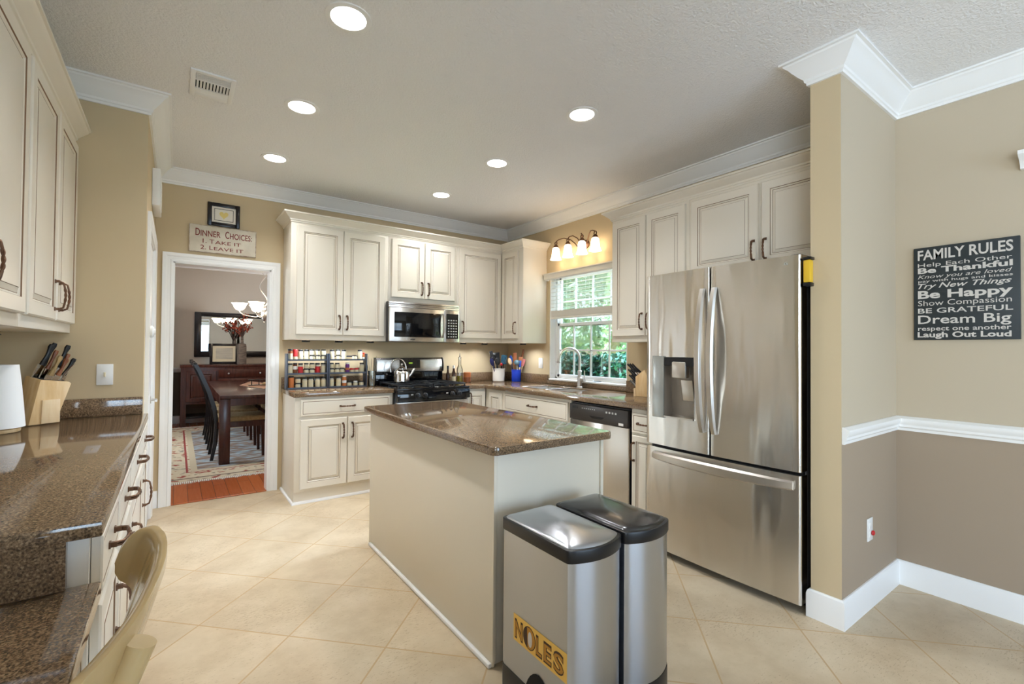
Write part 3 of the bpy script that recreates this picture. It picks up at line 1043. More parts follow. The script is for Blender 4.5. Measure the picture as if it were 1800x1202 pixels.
# ------------------------------------------------------------------ worktops
def slab(xs, ys, holes, z0, z1):
    """grid slab with rectangular holes (cells skipped)"""
    b = MB()
    idx = {}

    def vid(i, j, k):
        key = (i, j, k)
        if key not in idx:
            idx[key] = len(b.v)
            b.v.append(Vector((xs[i], ys[j], (z0, z1)[k])))
        return idx[key]
    solid = lambda i, j: 0 <= i < len(xs) - 1 and 0 <= j < len(ys) - 1 and (i, j) not in holes
    for i in range(len(xs) - 1):
        for j in range(len(ys) - 1):
            if not solid(i, j):
                continue
            for k in (0, 1):
                q = [vid(i, j, k), vid(i + 1, j, k), vid(i + 1, j + 1, k), vid(i, j + 1, k)]
                b.f.append(q if k else q[::-1]); b.m.append(0)
            for (di, dj, a, c) in ((-1, 0, (i, j + 1), (i, j)), (1, 0, (i + 1, j), (i + 1, j + 1)), (0, -1, (i, j), (i + 1, j)), (0, 1, (i + 1, j + 1), (i, j + 1))):
                if not solid(i + di, j + dj):
                    b.f.append([vid(*a, 0), vid(*c, 0), vid(*c, 1), vid(*a, 1)]); b.m.append(0)
    return b


th = thing('countertop', 'brown granite countertop carrying the spice racks, left of the stove', 'countertop', (0.785, 4.14, CT))
MB().box(0.785, 1.638, 4.14, YB - 0.003, CT - 0.036, CT).build('slab', M['granite'], th, world=True, bev=0.004)
MB().box(0.785, 1.638, YB - 0.022, YB - 0.003, CT + 0.0005, CT + 0.10).build('backsplash', M['granite'], th, world=True, bev=0.002)
th = thing('countertop', 'L-shaped brown granite countertop with the sink under the window', 'countertop', (2.62, 2.0, CT))
SKX = (2.845, 3.195)
SKY = (3.085, 3.425, 3.455, 3.795)
xs = [2.412, 2.62, SKX[0], SKX[1], XR - 0.003]
ys = [1.994, SKY[0], SKY[1], SKY[2], SKY[3], 4.14, YB - 0.003]
hol = {(0, j) for j in range(5)} | {(2, 1), (2, 3)}
slab(xs, ys, hol, CT - 0.036, CT).build('slab', M['granite'], th, world=True, bev=0.004)
b = MB().box(2.412, XR - 0.003, YB - 0.022, YB - 0.003, CT + 0.0005, CT + 0.10)
b.box(XR - 0.022, XR - 0.003, 3.94, YB - 0.0225, CT + 0.0005, CT + 0.10).box(XR - 0.022, XR - 0.003, 1.994, 2.832, CT + 0.0005, CT + 0.10).box(XR - 0.022, XR - 0.003, 2.832, 3.94, CT + 0.0005, 0.963)
b.build('backsplash', M['granite'], th, world=True, bev=0.002)
th = thing('countertop', 'polished brown granite countertop under the left wall cabinets with knife block', 'countertop', (-0.4, 1.365, 0.915))
MB().box(XL + 0.003, -0.125, 1.362, YS - 0.003, 0.880, 0.915).build('slab', M['granite'], th, world=True, bev=0.005)
MB().box(XL + 0.003, -0.150, YS - 0.022, YS - 0.003, 0.9155, 1.012).build('backsplash', M['granite'], th, world=True, bev=0.002)
MB().box(XL + 0.003, -0.185, 1.370, 1.390, 0.776, 0.8795).build('riser', M['granite'], th, world=True, label='dark granite riser down to the desk')

# desk at the lower level, nearest the camera
th = thing('desk', 'lower brown granite desk at the bottom left corner', 'desk', (-0.45, 0.8, 0))
MB().box(XL + 0.003, -0.128, 0.25, 1.389, 0.740, 0.775).build('desktop', M['granite'], th, world=True, bev=0.004)
b = MB().box(XL + 0.01, -0.16, 0.27, 1.36, 0.60, 0.739)
b.build('apron', M['cream'], th, world=True)
MB().box(XL + 0.01, -0.16, 0.255, 0.275, 0, 0.599).build('side_panel', M['cream'], th, world=True)
d = front_panel(0.82, 0.125, flat=True).build('drawer', [M['cream'], M['glaze']], th, loc=(-0.158 + 0.45, 0.40 - 0.8, 0.608), rot=(0, 0, PI / 2), ang=12)

# ------------------------------------------------------------------ island
th = thing('kitchen_island', 'cream kitchen island with plain panels and brown granite top', 'island', (1.38, 2.35, 0))
MB().box(1.076, 1.70, 1.606, 3.10, 0.075, 0.872).build('body', M['panel'], th, world=True, bev=0.0015)
MB().box(1.082, 1.64, 1.616, 3.09, 0, 0.0748).build('toe_kick', M['panel'], th, world=True)
b = MB().box(1.064, 1.0755, 1.600, 3.10, 0.002, 0.871)
b.build('side_panel', M['panel'], th, world=True, bev=0.002)
MB().box(1.060, 1.078, 1.5925, 1.6055, 0.03, 0.871).build('corner_trim', M['panel'], th, world=True, bev=0.002)
MB().box(1.684, 1.702, 1.596, 1.6055, 0.075, 0.871).build('corner_trim', M['panel'], th, world=True, bev=0.002)
MB().box(1.046, 1.0635, 1.602, 3.06, 0.001, 0.020).build('shoe_moulding', M['trim'], th, world=True, bev=0.004)


def rounded_rect(x0, x1, y0, y1, r, n=6):
    pts = []
    for cx, cy, a in ((x1 - r, y0 + r, -PI / 2), (x1 - r, y1 - r, 0), (x0 + r, y1 - r, PI / 2), (x0 + r, y0 + r, PI)):
        for i in range(n + 1):
            t = a + PI / 2 * i / n
            pts.append((cx + r * math.cos(t), cy + r * math.sin(t)))
    return pts


MB().prism(rounded_rect(1.024, 1.716, 1.546, 3.135, 0.03), 2, 0.8725, 0.908).build('slab', M['granite'], th, world=True, bev=0.005, label='polished brown granite top')

# ------------------------------------------------------------------ refrigerator
fr = thing('refrigerator', 'stainless steel french door refrigerator with ice dispenser', 'refrigerator', (2.507, 1.51, 0))
FY0, FY1, FSP = 1.046, 1.980, 1.523
MB().box(2.59, 3.30, FY0 + 0.008, FY1 - 0.008, 0.035, 1.765).build('cabinet_body', M['grey_metal'], fr, world=True, bev=0.004, label='dark grey side walls')
MB().box(2.63, 3.28, FY0 + 0.02, FY1 - 0.02, 0.0, 0.034).build('base_grille', M['black'], fr, world=True)


def fx(y, y0, y1, bul=0.016):      # gently bowed door face across the whole width, rounded at the two outer edges
    t = (y - (FY0 + FY1) / 2) / ((FY1 - FY0) / 2)
    x = 2.507 - bul * (1 - t * t) + 0.004
    for e in (y0, y1):
        dd = abs(y - e)
        if dd < 0.012:
            x += 0.012 - math.sqrt(max(0, 0.012 ** 2 - (0.012 - dd) ** 2))
    return x


def fridge_door(y0, y1, z0, z1, hole=None):
    b = MB()
    ys = [y0, y0 + 0.001, y0 + 0.003, y0 + 0.006, y0 + 0.012]
    n = 18
    ys += [y0 + 0.012 + (y1 - y0 - 0.024) * i / n for i in range(1, n)]
    ys += [y1 - 0.012, y1 - 0.006, y1 - 0.003, y1 - 0.001, y1]
    zs = [z0, z1]
    if hole:
        ys = sorted([y for y in ys if min(abs(y - hole[0]), abs(y - hole[1])) > 0.006] + [hole[0], hole[1]])
        zs = [z0, hole[2], hole[3], z1]
    idx = {}

    def vid(i, k):
        if (i, k) not in idx:
            idx[(i, k)] = len(b.v)
            b.v.append(Vector((fx(ys[i], y0, y1), ys[i], zs[k])))
        return idx[(i, k)]
    for i in range(len(ys) - 1):
        for k in range(len(zs) - 1):
            if hole and ys[i] >= hole[0] - 1e-6 and ys[i + 1] <= hole[1] + 1e-6 and k == 1:
                continue
            b.f.append([vid(i, k), vid(i + 1, k), vid(i + 1, k + 1), vid(i, k + 1)]); b.m.append(0)
    # sides, top, bottom, back
    xb = 2.585
    top = [Vector((fx(y, y0, y1), y, z1)) for y in ys]
    bot = [Vector((fx(y, y0, y1), y, z0)) for y in ys]
    for row, z in ((top, z1), (bot, z0)):
        b.add(row + [(xb, y1, z), (xb, y0, z)], [tuple(range(len(row) + 2))])
    for y, e in ((y0, 0), (y1, -1)):
        b.add([bot[e], top[e], (xb, y, z1), (xb, y, z0)], [(0, 1, 2, 3)])
    b.add([(xb, y0, z0), (xb, y1, z0), (xb, y1, z1), (xb, y0, z1)], [(0, 1, 2, 3)])
    return b


HOLE = (1.620, 1.828, 0.882, 1.258)
dl = fridge_door(FSP + 0.004, FY1, 0.700, 1.783, HOLE).build('door', M['steel'], fr, world=True, ang=40)
dr = fridge_door(FY0, FSP - 0.004, 0.700, 1.783).build('door', M['steel'], fr, world=True, ang=40)
dz = fridge_door(FY0, FY1, 0.048, 0.682).build('freezer_drawer', M['steel'], fr, world=True, ang=40)
MB().box(2.560, 2.588, FY0 + 0.01, FY1 - 0.01, 0.683, 0.699).build('door_gasket', M['black'], fr, world=True)
# dispenser: recess, control strip, chute, paddle, tray
b = MB()
hx = 2.493
y0, y1, z0, z1 = HOLE
D = 2.580
b.add([(hx, y0, z0), (hx, y1, z0), (hx, y1, z1), (hx, y0, z1), (D, y0, z0), (D, y1, z0), (D - 0.03, y1, z1), (D - 0.03, y0, z1)],
      [(0, 1, 5, 4), (2, 3, 7, 6), (1, 2, 6, 5), (3, 0, 4, 7), (4, 5, 6, 7)])
b.build('dispenser_recess', M['recess'], dl, world=True, smooth=False)
MB().box(2.488, 2.540, y0 + 0.004, y1 - 0.004, 1.205, 1.256).build('dispenser_hood', M['black'], dl, world=True)
MB().box(2.482, 2.530, 1.672, 1.770, 1.130, 1.232).build('ice_chute', M['nickel'], dl, world=True, bev=0.010)
b = MB().box(-0.004, 0.004, -0.040, 0.040, -0.065, 0.065)
b.xf(Matrix.Translation((2.535, 1.690, 1.055)) @ Matrix.Rotation(-0.18, 4, 'Y'))
b.build('paddle', M['nickel'], dl, world=True, bev=0.004)
MB().box(2.484, 2.575, y0 + 0.003, y1 - 0.003, z0 + 0.002, z0 + 0.010).build('drip_tray', M['steel_flat'], dl, world=True)
cp = MB().box(2.4895, 2.505, 1.830, 1.915, 0.876, 1.263).build('control_panel', M['dispanel'], dl, world=True, bev=0.002, label='pale grey touch strip')
b = MB()
for z, w in ((1.235, 0.03), (1.15, 0.022), (1.11, 0.034), (1.07, 0.03), (0.99, 0.03), (0.96, 0.02), (0.92, 0.03), (0.895, 0.016)):
    b.box(2.4888, 2.4896, 1.872 - w / 2, 1.872 + w / 2, z, z + 0.005)
b.build('button_marks', M['charcoal'], cp, world=True)
# handles
def bow_bar(p0, p1, out, bulge, w, t, n=20):
    """flat bar bowed along 'out'; w across, t thick"""
    p0, p1, out = Vector(p0), Vector(p1), Vector(out)
    ax = (p1 - p0).normalized()
    side = ax.cross(out).normalized()
    b = MB()
    for i in range(n + 1):
        s = i / n
        bo = bulge * (1 - (2 * s - 1) ** 2) ** 0.8
        c = p0.lerp(p1, s) + out * bo
        ww = w * (0.75 + 0.25 * math.sin(PI * s))
        for (a, d) in ((-0.5, 0), (-0.32, t), (0.32, t), (0.5, 0), (0.3, -t * 0.4), (-0.3, -t * 0.4)):
            b.v.append(c + side * a * ww + out * d)
    for i in range(n):
        for k in range(6):
            k2 = (k + 1) % 6
            b.f.append([i * 6 + k, i * 6 + k2, (i + 1) * 6 + k2, (i + 1) * 6 + k]); b.m.append(0)
    b.f.append(list(range(6))); b.m.append(0)
    b.f.append([n * 6 + k for k in range(6)]); b.m.append(0)
    return b


bow_bar((2.487, 1.560, 0.825), (2.487, 1.560, 1.660), (-1, 0, 0), 0.054, 0.044, 0.015).build('door_handle', M['nickel'], dl, world=True, ang=50)
bow_bar((2.487, 1.487, 0.825), (2.487, 1.487, 1.660), (-1, 0, 0), 0.054, 0.044, 0.015).build('door_handle', M['nickel'], dr, world=True, ang=50)
bow_bar((2.500, 1.075, 0.632), (2.500, 1.915, 0.632), (-1, 0, 0), 0.048, 0.062, 0.014).build('drawer_handle', M['nickel'], dz, world=True, ang=50)
# maker's mark on the upper corner of the near door
b = MB()
bx = fx(1.115, FY0, FSP) - 0.0006
b.lathe([(0.009, 0), (0.0125, 0)], (0, 0, 0), 24, cap=False)
b.xf(Matrix.Translation((bx, 1.150, 1.745)) @ Matrix.Rotation(PI / 2, 4, 'Y'))
text_to(b, 'LG', (bx, 1.134, 1.737), (0, -1, 0), (0, 0, 1), 0, 0.030, 0, 0.016)
b.build('badge', M['lightgrey'], dr, world=True, smooth=False)
# hinge caps
MB().box(2.54, 2.66, FY0 + 0.012, FY0 + 0.06, 1.7655, 1.792).build('hinge_cap', M['grey_metal'], fr, world=True, bev=0.004)
# yellow and black tool hung on the fridge side
th = thing('flashlight', 'yellow and black flashlight stuck on the fridge side', 'flashlight', (2.535, 1.02, 1.69))
MB().box(2.515, 2.553, 1.004, 1.036, 1.640, 1.752).build('barrel', M['yellow'], th, world=True, bev=0.005)
MB().box(2.511, 2.557, 1.000, 1.0365, 1.7525, 1.766).box(2.556, 2.562, 1.000, 1.014, 1.69, 1.766).build('clip', M['black'], th, world=True, bev=0.002)
MB().box(2.513, 2.555, 1.002, 1.0365, 1.622, 1.6395).build('end_cap', M['black'], th, world=True, bev=0.003)

# ------------------------------------------------------------------ dishwasher
dw = thing('dishwasher', 'stainless dishwasher with dark control panel right of the sink', 'dishwasher', (2.635, 2.54, 0))
MB().box(2.665, 3.28, 2.232, 2.846, 0.02, 0.872).build('tub', M['black'], dw, world=True)
dd = MB().box(2.637, 2.664, 2.235, 2.843, 0.115, 0.736).build('door', M['steel_flat'], dw, world=True, bev=0.004)
cp = MB().box(2.630, 2.664, 2.235, 2.843, 0.739, 0.862).build('control_panel', M['charcoal'], dw, world=True, bev=0.004, label='charcoal control strip')
b = MB()
b.prism([(2.46, 0.786), (2.62, 0.786), (2.59, 0.768), (2.49, 0.768)], 0, 2.6285, 2.6298)
b.build('handle_recess', M['shadowgap'], cp, world=True, smooth=False)
b = MB()
for i in range(7):
    b.box(2.6285, 2.6298, 2.69 - i * 0.022, 2.70 - i * 0.022, 0.832, 0.838)
for i in range(4):
    b.box(2.6285, 2.6298, 2.43 - i * 0.03, 2.446 - i * 0.03, 0.822, 0.836)
b.build('button_marks', M['lightgrey'], cp, world=True, smooth=False)
MB().box(2.6285, 2.6298, 2.745, 2.81, 0.828, 0.846).build('nameplate', M['black'], cp, world=True, smooth=False)
MB().box(2.6285, 2.6298, 2.275, 2.32, 0.748, 0.766).build('sticker', M['white'], cp, world=True, smooth=False, label='small white sticker')
MB().box(2.69, 2.72, 2.235, 2.843, 0.0, 0.11).build('kick_plate', M['black'], dw, world=True)

# ------------------------------------------------------------------ stove
st = thing('gas_stove', 'gas stove with black cooktop and stainless backguard', 'stove', (2.022, 4.12, 0))
SX0, SX1 = 1.642, 2.408
MB().box(SX0, SX1, 4.13, 4.705, 0.02, 0.905).build('stove_body', M['black_gloss'], st, world=True, bev=0.003)
MB().box(SX0, SX1, 4.075, 4.665, 0.9055, 0.926).build('cooktop', M['black_gloss'], st, world=True, bev=0.006)
pn = MB().prism([(4.100, 0.800), (4.065, 0.812), (4.072, 0.904), (4.128, 0.904), (4.128, 0.800)], 0, SX0 + 0.002, SX1 - 0.002).build('control_panel', M['black_gloss'], st, world=True, bev=0.003)
for x in (1.838, 1.915, 2.205, 2.282):
    b = MB().lathe([(0.024, 0), (0.024, 0.008), (0.019, 0.012), (0.016, 0.028), (0.012, 0.031)], (0, 0, 0), 20).box(-0.004, 0.004, -0.018, 0.018, 0.02, 0.035)
    b.xf(Matrix.Translation((x, 4.0665, 0.858)) @ Matrix.Rotation(PI / 2, 4, 'X'))
    b.build('knob', M['black'], pn, world=True)
b = MB()
for x in (1.79, 2.155):
    b.box(x - 0.016, x + 0.006, 4.0662, 4.0675, 0.862, 0.872)
b.build('knob_marks', M['lightgrey'], pn, world=True, smooth=False)
od = MB().box(SX0 + 0.003, SX1 - 0.003, 4.095, 4.128, 0.22, 0.795).build('oven_door', M['steel_flat'], st, world=True, bev=0.004)
MB().box(SX0 + 0.12, SX1 - 0.12, 4.092, 4.0945, 0.35, 0.66).build('oven_window', M['black_gloss'], od, world=True)
b = MB().tube([(SX0 + 0.05, 4.094, 0.745), (SX0 + 0.05, 4.045, 0.745)], 0.010).tube([(SX1 - 0.05, 4.094, 0.745), (SX1 - 0.05, 4.045, 0.745)], 0.010).tube([(SX0 + 0.03, 4.045, 0.745), (SX1 - 0.03, 4.045, 0.745)], 0.013, 14)
b.build('oven_handle', M['nickel'], od, world=True)
MB().box(SX0 + 0.003, SX1 - 0.003, 4.097, 4.128, 0.03, 0.212).build('warming_drawer', M['steel_flat'], st, world=True, bev=0.004)
# burners and grates
for x, y, r in ((1.83, 4.24, 0.045), (2.22, 4.24, 0.038), (1.83, 4.49, 0.038), (2.22, 4.49, 0.045)):
    MB().lathe([(r, 0), (r, 0.008), (r * 0.75, 0.010), (r * 0.75, 0.018), (r * 0.6, 0.020)], (x, y, 0.9265), 20).build('burner', M['black'], st, world=True)
for gx0, gx1 in ((SX0 + 0.03, 2.015), (2.030, SX1 - 0.03)):
    b = MB()
    zt = 0.958
    for y in (4.115, 4.365, 4.615):
        b.box(gx0, gx1, y - 0.006, y + 0.006, zt - 0.014, zt)
    for x in (gx0 + 0.006, (gx0 + gx1) / 2, gx1 - 0.006):
        b.box(x - 0.006, x + 0.006, 4.115, 4.615, zt - 0.014, zt)
    for x in (gx0 + 0.006, gx1 - 0.006):
        for y in (4.121, 4.365, 4.609):
            b.box(x - 0.007, x + 0.007, y - 0.007, y + 0.007, 0.9265, zt - 0.012)
    for y in (4.24, 4.49):
        b.box(gx0, (gx0 + gx1) / 2 - 0.05, y - 0.005, y + 0.005, zt - 0.014, zt).box((gx0 + gx1) / 2 + 0.05, gx1, y - 0.005, y + 0.005, zt - 0.014, zt)
    b.build('grate', M['black'], st, world=True, bev=0.002)
# backguard
bgd = MB().box(SX0 + 0.002, SX1 - 0.002, 4.668, 4.712, 0.906, 1.055).build('backguard', M['black_gloss'], st, world=True, bev=0.003)
pts = [(4.668, 1.045), (4.655, 1.055), (4.650, 1.10), (4.662, 1.178), (4.680, 1.198), (4.712, 1.198), (4.712, 1.045)]
sp = MB().prism(pts, 0, SX0 + 0.012, SX1 - 0.012).build('backguard_panel', M['steel_flat'], bgd, world=True, bev=0.003, label='stainless panel')
for x in (SX0, SX1 - 0.011):
    MB().prism([(4.6535, 1.052), (4.6475, 1.058), (4.643, 1.10), (4.656, 1.18), (4.675, 1.2), (4.713, 1.2), (4.713, 1.05)], 0, x, x + 0.011).build('end_cap', M['black'], bgd, world=True)
b = MB().add([(1.90, 4.6505, 1.088), (2.13, 4.6505, 1.088), (2.13, 4.6610, 1.178), (1.90, 4.6610, 1.178), (1.90, 4.665, 1.088), (2.13, 4.665, 1.088), (2.13, 4.67, 1.178), (1.90, 4.67, 1.178)],
             [(0, 1, 2, 3), (4, 7, 6, 5), (0, 4, 5, 1), (1, 5, 6, 2), (2, 6, 7, 3), (3, 7, 4, 0)])
b.v = [v + Vector((0, -0.004, 0)) for v in b.v]
dp = bgd
b.build('clock_panel', M['black_gloss'], bgd, world=True, smooth=False)
b = MB()
for (x0, x1, z0, z1) in ((2.000, 2.040, 1.135, 1.150),):
    b.box(x0, x1, 4.648, 4.6495, z0, z1)
b.build('clock_digits', M['display'], bgd, world=True, smooth=False)

# kettle on the left burner
kt = thing('tea_kettle', 'shiny steel tea kettle on the left rear burner', 'kettle', (1.835, 4.44, 0.9585), -0.5)
MB().lathe([(0.070, 0), (0.078, 0.006), (0.078, 0.085), (0.074, 0.105), (0.060, 0.122), (0.045, 0.130), (0.040, 0.132)], (0, 0, 0), 32).build('pot', M['chrome'], kt)
MB().lathe([(0.043, 0.1325), (0.043, 0.138), (0.030, 0.150), (0.012, 0.158), (0.008, 0.164), (0.013, 0.172), (0.012, 0.184), (0.004, 0.190)], (0, 0, 0), 24).build('lid', M['chrome'], kt)
MB().tube([(0.066, 0, 0.055), (0.095, 0, 0.085), (0.120, 0, 0.125), (0.132, 0, 0.140)], [0.020, 0.016, 0.012, 0.012], 14).build('spout', M['chrome'], kt)
b = MB()
pts = []
for i in range(19):
    a = math.radians(200 - i * 13.5)
    pts.append((-0.035 + 0.085 * math.cos(a) * 0.9, 0, 0.135 + 0.100 * math.sin(a)))
b.tube(pts, 0.007, 10)
b.build('handle', M['chrome'], kt)

# ------------------------------------------------------------------ microwave
mw = thing('microwave', 'stainless over-the-range microwave oven above the stove', 'microwave', (2.01, 4.30, 1.36))
MX0, MX1 = 1.642, 2.404
MB().box(MX0, MX1, 4.325, YB - 0.004, 1.362, 1.7495).build('case', M['charcoal'], mw, world=True)
md = MB().box(MX0, 2.225, 4.292, 4.3245, 1.364, 1.692).build('door', M['steel_flat'], mw, world=True, bev=0.006)
MB().box(1.692, 2.185, 4.2895, 4.293, 1.408, 1.650).build('door_window', M['black_gloss'], md, world=True, bev=0.001)
MB().box(1.86, 1.905, 4.2888, 4.2896, 1.383, 1.391).build('nameplate', M['charcoal'], md, world=True)
bow_bar((2.205, 4.291, 1.405), (2.205, 4.291, 1.655), (0, -1, 0), 0.036, 0.026, 0.010, 14).build('door_handle', M['nickel'], md, world=True, ang=50)
cp = MB().box(2.228, MX1, 4.292, 4.3245, 1.364, 1.692).build('control_panel', M['steel_flat'], mw, world=True, bev=0.004)
kp = MB().box(2.250, 2.388, 4.2895, 4.293, 1.400, 1.655).build('keypad', M['black_gloss'], cp, world=True)
b = MB()
for i in range(4):
    for j in range(7):
        b.box(2.268 + i * 0.029, 2.284 + i * 0.029, 4.2886, 4.2896, 1.415 + j * 0.028, 1.426 + j * 0.028)
b.build('keys', M['lightgrey'], cp, world=True, smooth=False)
b = MB().box(MX0, MX1, 4.300, 4.3245, 1.695, 1.712).box(MX0, MX1, 4.306, 4.3245, 1.715, 1.728).box(MX0, MX1, 4.298, 4.3245, 1.731, 1.748)
b.build('vent_grille', M['steel_flat'], mw, world=True, bev=0.002)

# ------------------------------------------------------------------ sink and faucet
sk = thing('sink', 'double bowl stainless sink set into the granite under the window', 'sink', (3.02, 3.44, CT - 0.04))
for (y0, y1) in ((SKY[0], SKY[1]), (SKY[2], SKY[3])):
    b = MB()
    zt, zb = CT - 0.012, CT - 0.19
    x0, x1 = SKX[0] + 0.003, SKX[1] - 0.003
    y0 += 0.003; y1 -= 0.003
    vs = [(x0, y0, zt), (x1, y0, zt), (x1, y1, zt), (x0, y1, zt), (x0 + 0.02, y0 + 0.02, zb), (x1 - 0.02, y0 + 0.02, zb), (x1 - 0.02, y1 - 0.02, zb), (x0 + 0.02, y1 - 0.02, zb)]
    b.add(vs, [(0, 1, 5, 4), (1, 2, 6, 5), (2, 3, 7, 6), (3, 0, 4, 7), (4, 5, 6, 7)])
    bw = b.build('bowl', M['nickel'], sk, world=True, smooth=False)
    MB().lathe([(0.035, 0), (0.035, 0.004), (0.02, 0.002)], ((x0 + x1) / 2, (y0 + y1) / 2, zb + 0.001), 20).build('drain', M['chrome'], bw, world=True)
fc = thing('faucet', 'brushed nickel gooseneck faucet in front of the window', 'faucet', (3.262, 3.385, CT))
MB().lathe([(0.030, 0), (0.030, 0.006), (0.024, 0.010), (0.023, 0.085), (0.025, 0.088), (0.025, 0.098), (0.018, 0.104), (0.018, 0.150), (0.021, 0.154), (0.021, 0.166), (0.013, 0.172)], (0, 0, 0.0005), 24).build('body', M['nickel'], fc)
pts = [(0, 0, 0.17), (0, 0, 0.285)]
for i in range(1, 15):
    a = PI * i / 14 * 0.94
    pts.append((-0.115 + 0.115 * math.cos(a), 0.045 * (1 - math.cos(a)) / 2, 0.285 + 0.105 * math.sin(a)))
pts.append((pts[-1][0] - 0.010, pts[-1][1] + 0.002, pts[-1][2] - 0.040))
MB().tube(pts, [0.0125] * (len(pts) - 2) + [0.014, 0.016], 14).build('spout', M['nickel'], fc)
MB().lathe([(0.017, 0), (0.021, 0.006), (0.021, 0.018), (0.015, 0.022)], (pts[-1][0], pts[-1][1], pts[-1][2] - 0.021), 16).build('spray_head', M['nickel'], fc)
MB().tube([(0, -0.020, 0.075), (-0.005, -0.075, 0.078)], 0.016, 14).tube([(-0.005, -0.068, 0.080), (-0.010, -0.080, 0.170)], [0.007, 0.004], 10).build('lever', M['nickel'], fc)
# soap dish by the faucet
sd = thing('soap_dish', 'small clear dish beside the faucet on the window sill', 'dish', (3.352, 3.235, WZ0 + 0.0185))
MB().lathe([(0.020, 0), (0.034, 0.003), (0.040, 0.010), (0.037, 0.011), (0.03, 0.006), (0.0, 0.005)], (0, 0, 0), 20, sy=1.5, sx=0.8).build('dish', M['glass'], sd)

# ------------------------------------------------------------------ window blind and sconce
bl = thing('window_blind', 'white slatted blind half raised in the kitchen window', 'blind', (3.37, 3.385, 2.1))
b = MB().moulding([(0, 2.050), (0.008, 2.050), (0.012, 2.060), (0.016, 2.064), (0.016, 2.108), (0.024, 2.116), (0.024, 2.124), (0, 2.124)], [(XR - 0.001, WY1 + 0.012), (XR - 0.048, WY1 + 0.012), (XR - 0.048, WY0 - 0.012), (XR - 0.001, WY0 - 0.012)])
b.v = [Vector((v.x, v.y, v.z)) for v in b.v]
b.build('valance', M['blind'], bl, world=True)
MB().box(XR + 0.006, XR + 0.056, WY0 + 0.014, WY1 - 0.014, 2.075, 2.115).build('headrail', M['blind'], bl, world=True)
for i in range(8):
    z = 2.045 - i * 0.041
    b = MB().box(-0.024, 0.024, WY0 + 0.014, WY1 - 0.014, -0.0015, 0.0015)
    b.xf(Matrix.Translation((XR + 0.031, 0, z)) @ Matrix.Rotation(-0.11, 4, 'Y'))
    b.build('slat', M['blind'], bl, world=True)
b = MB()
for i in range(12):
    b.box(XR + 0.006, XR + 0.056, WY0 + 0.014, WY1 - 0.014, 1.655 + i * 0.0055, 1.655 + i * 0.0055 + 0.0042)
b.build('slat_stack', M['blind'], bl, world=True, kind='stuff')
MB().box(XR + 0.004, XR + 0.058, WY0 + 0.014, WY1 - 0.014, 1.632, 1.652).build('bottom_rail', M['blind'], bl, world=True, bev=0.003)
b = MB()
for y in (3.05, 3.385, 3.72):
    b.rod((XR + 0.005, y, 1.65), (XR + 0.005, y, 2.08), 0.0012, 5).rod((XR + 0.057, y, 1.65), (XR + 0.057, y, 2.08), 0.0012, 5)
b.build('ladder_cord', M['paper'], bl, world=True)

sc = thing('vanity_light', 'bronze scroll wall light with four glowing glass shades over the window', 'wall light', (XR - 0.002, 3.435, 2.36))
b = MB().lathe([(0.062, 0), (0.060, 0.012), (0.045, 0.022), (0.020, 0.028), (0.012, 0.045)], (0, 0, 0), 24, sx=0.8, sy=1.3)
b.xf(Matrix.Translation((XR - 0.002, 3.40, 2.355)) @ Matrix.Rotation(-PI / 2, 4, 'Y'))
b.build('wall_plate', M['bronze'], sc, world=True)
SHY = (3.725, 3.540, 3.335, 3.155)
SHX = 3.235


def scroll(y0, y1):
    pts = []
    za, zt = 2.388, 2.452
    ym = (y0 + y1) / 2
    for i in range(11):      # small curl at the lamp end
        a = -PI * 1.35 + i / 10 * PI * 1.85
        pts.append((SHX, y0 - 0.016 * math.cos(a) * (1 if y1 > y0 else -1) * -1, 2.415 + 0.018 * math.sin(a)))
    pts += [(SHX, y0 + (y1 - y0) * 0.18, 2.448), (SHX + 0.02, y0 + (y1 - y0) * 0.42, 2.456), (SHX + 0.05, y0 + (y1 - y0) * 0.7, 2.430), (SHX + 0.07, y0 + (y1 - y0) * 0.9, 2.385), (XR - 0.02, y1, 2.352)]
    return pts


for yy, y1 in ((3.725, 3.48), (3.540, 3.42), (3.335, 3.40), (3.155, 3.35)):
    MB().tube(scroll(yy, y1), 0.0055, 8).build('arm', M['bronze'], sc, world=True)
for yy in SHY:
    s = MB().lathe([(0.010, 0.020), (0.018, 0.012), (0.026, 0.0), (0.026, -0.010), (0.020, -0.012)], (SHX, yy, 2.384), 18).build('shade_holder', M['bronze'], sc, world=True)
    MB().lathe([(0.020, 0), (0.034, -0.010), (0.040, -0.040), (0.043, -0.080), (0.050, -0.110), (0.060, -0.128), (0.058, -0.128), (0.047, -0.108), (0.039, -0.075), (0.034, -0.03), (0.012, -0.006)], (SHX, yy, 2.372), 24, cap=False).build('glass_shade', M['shade'], s, world=True)

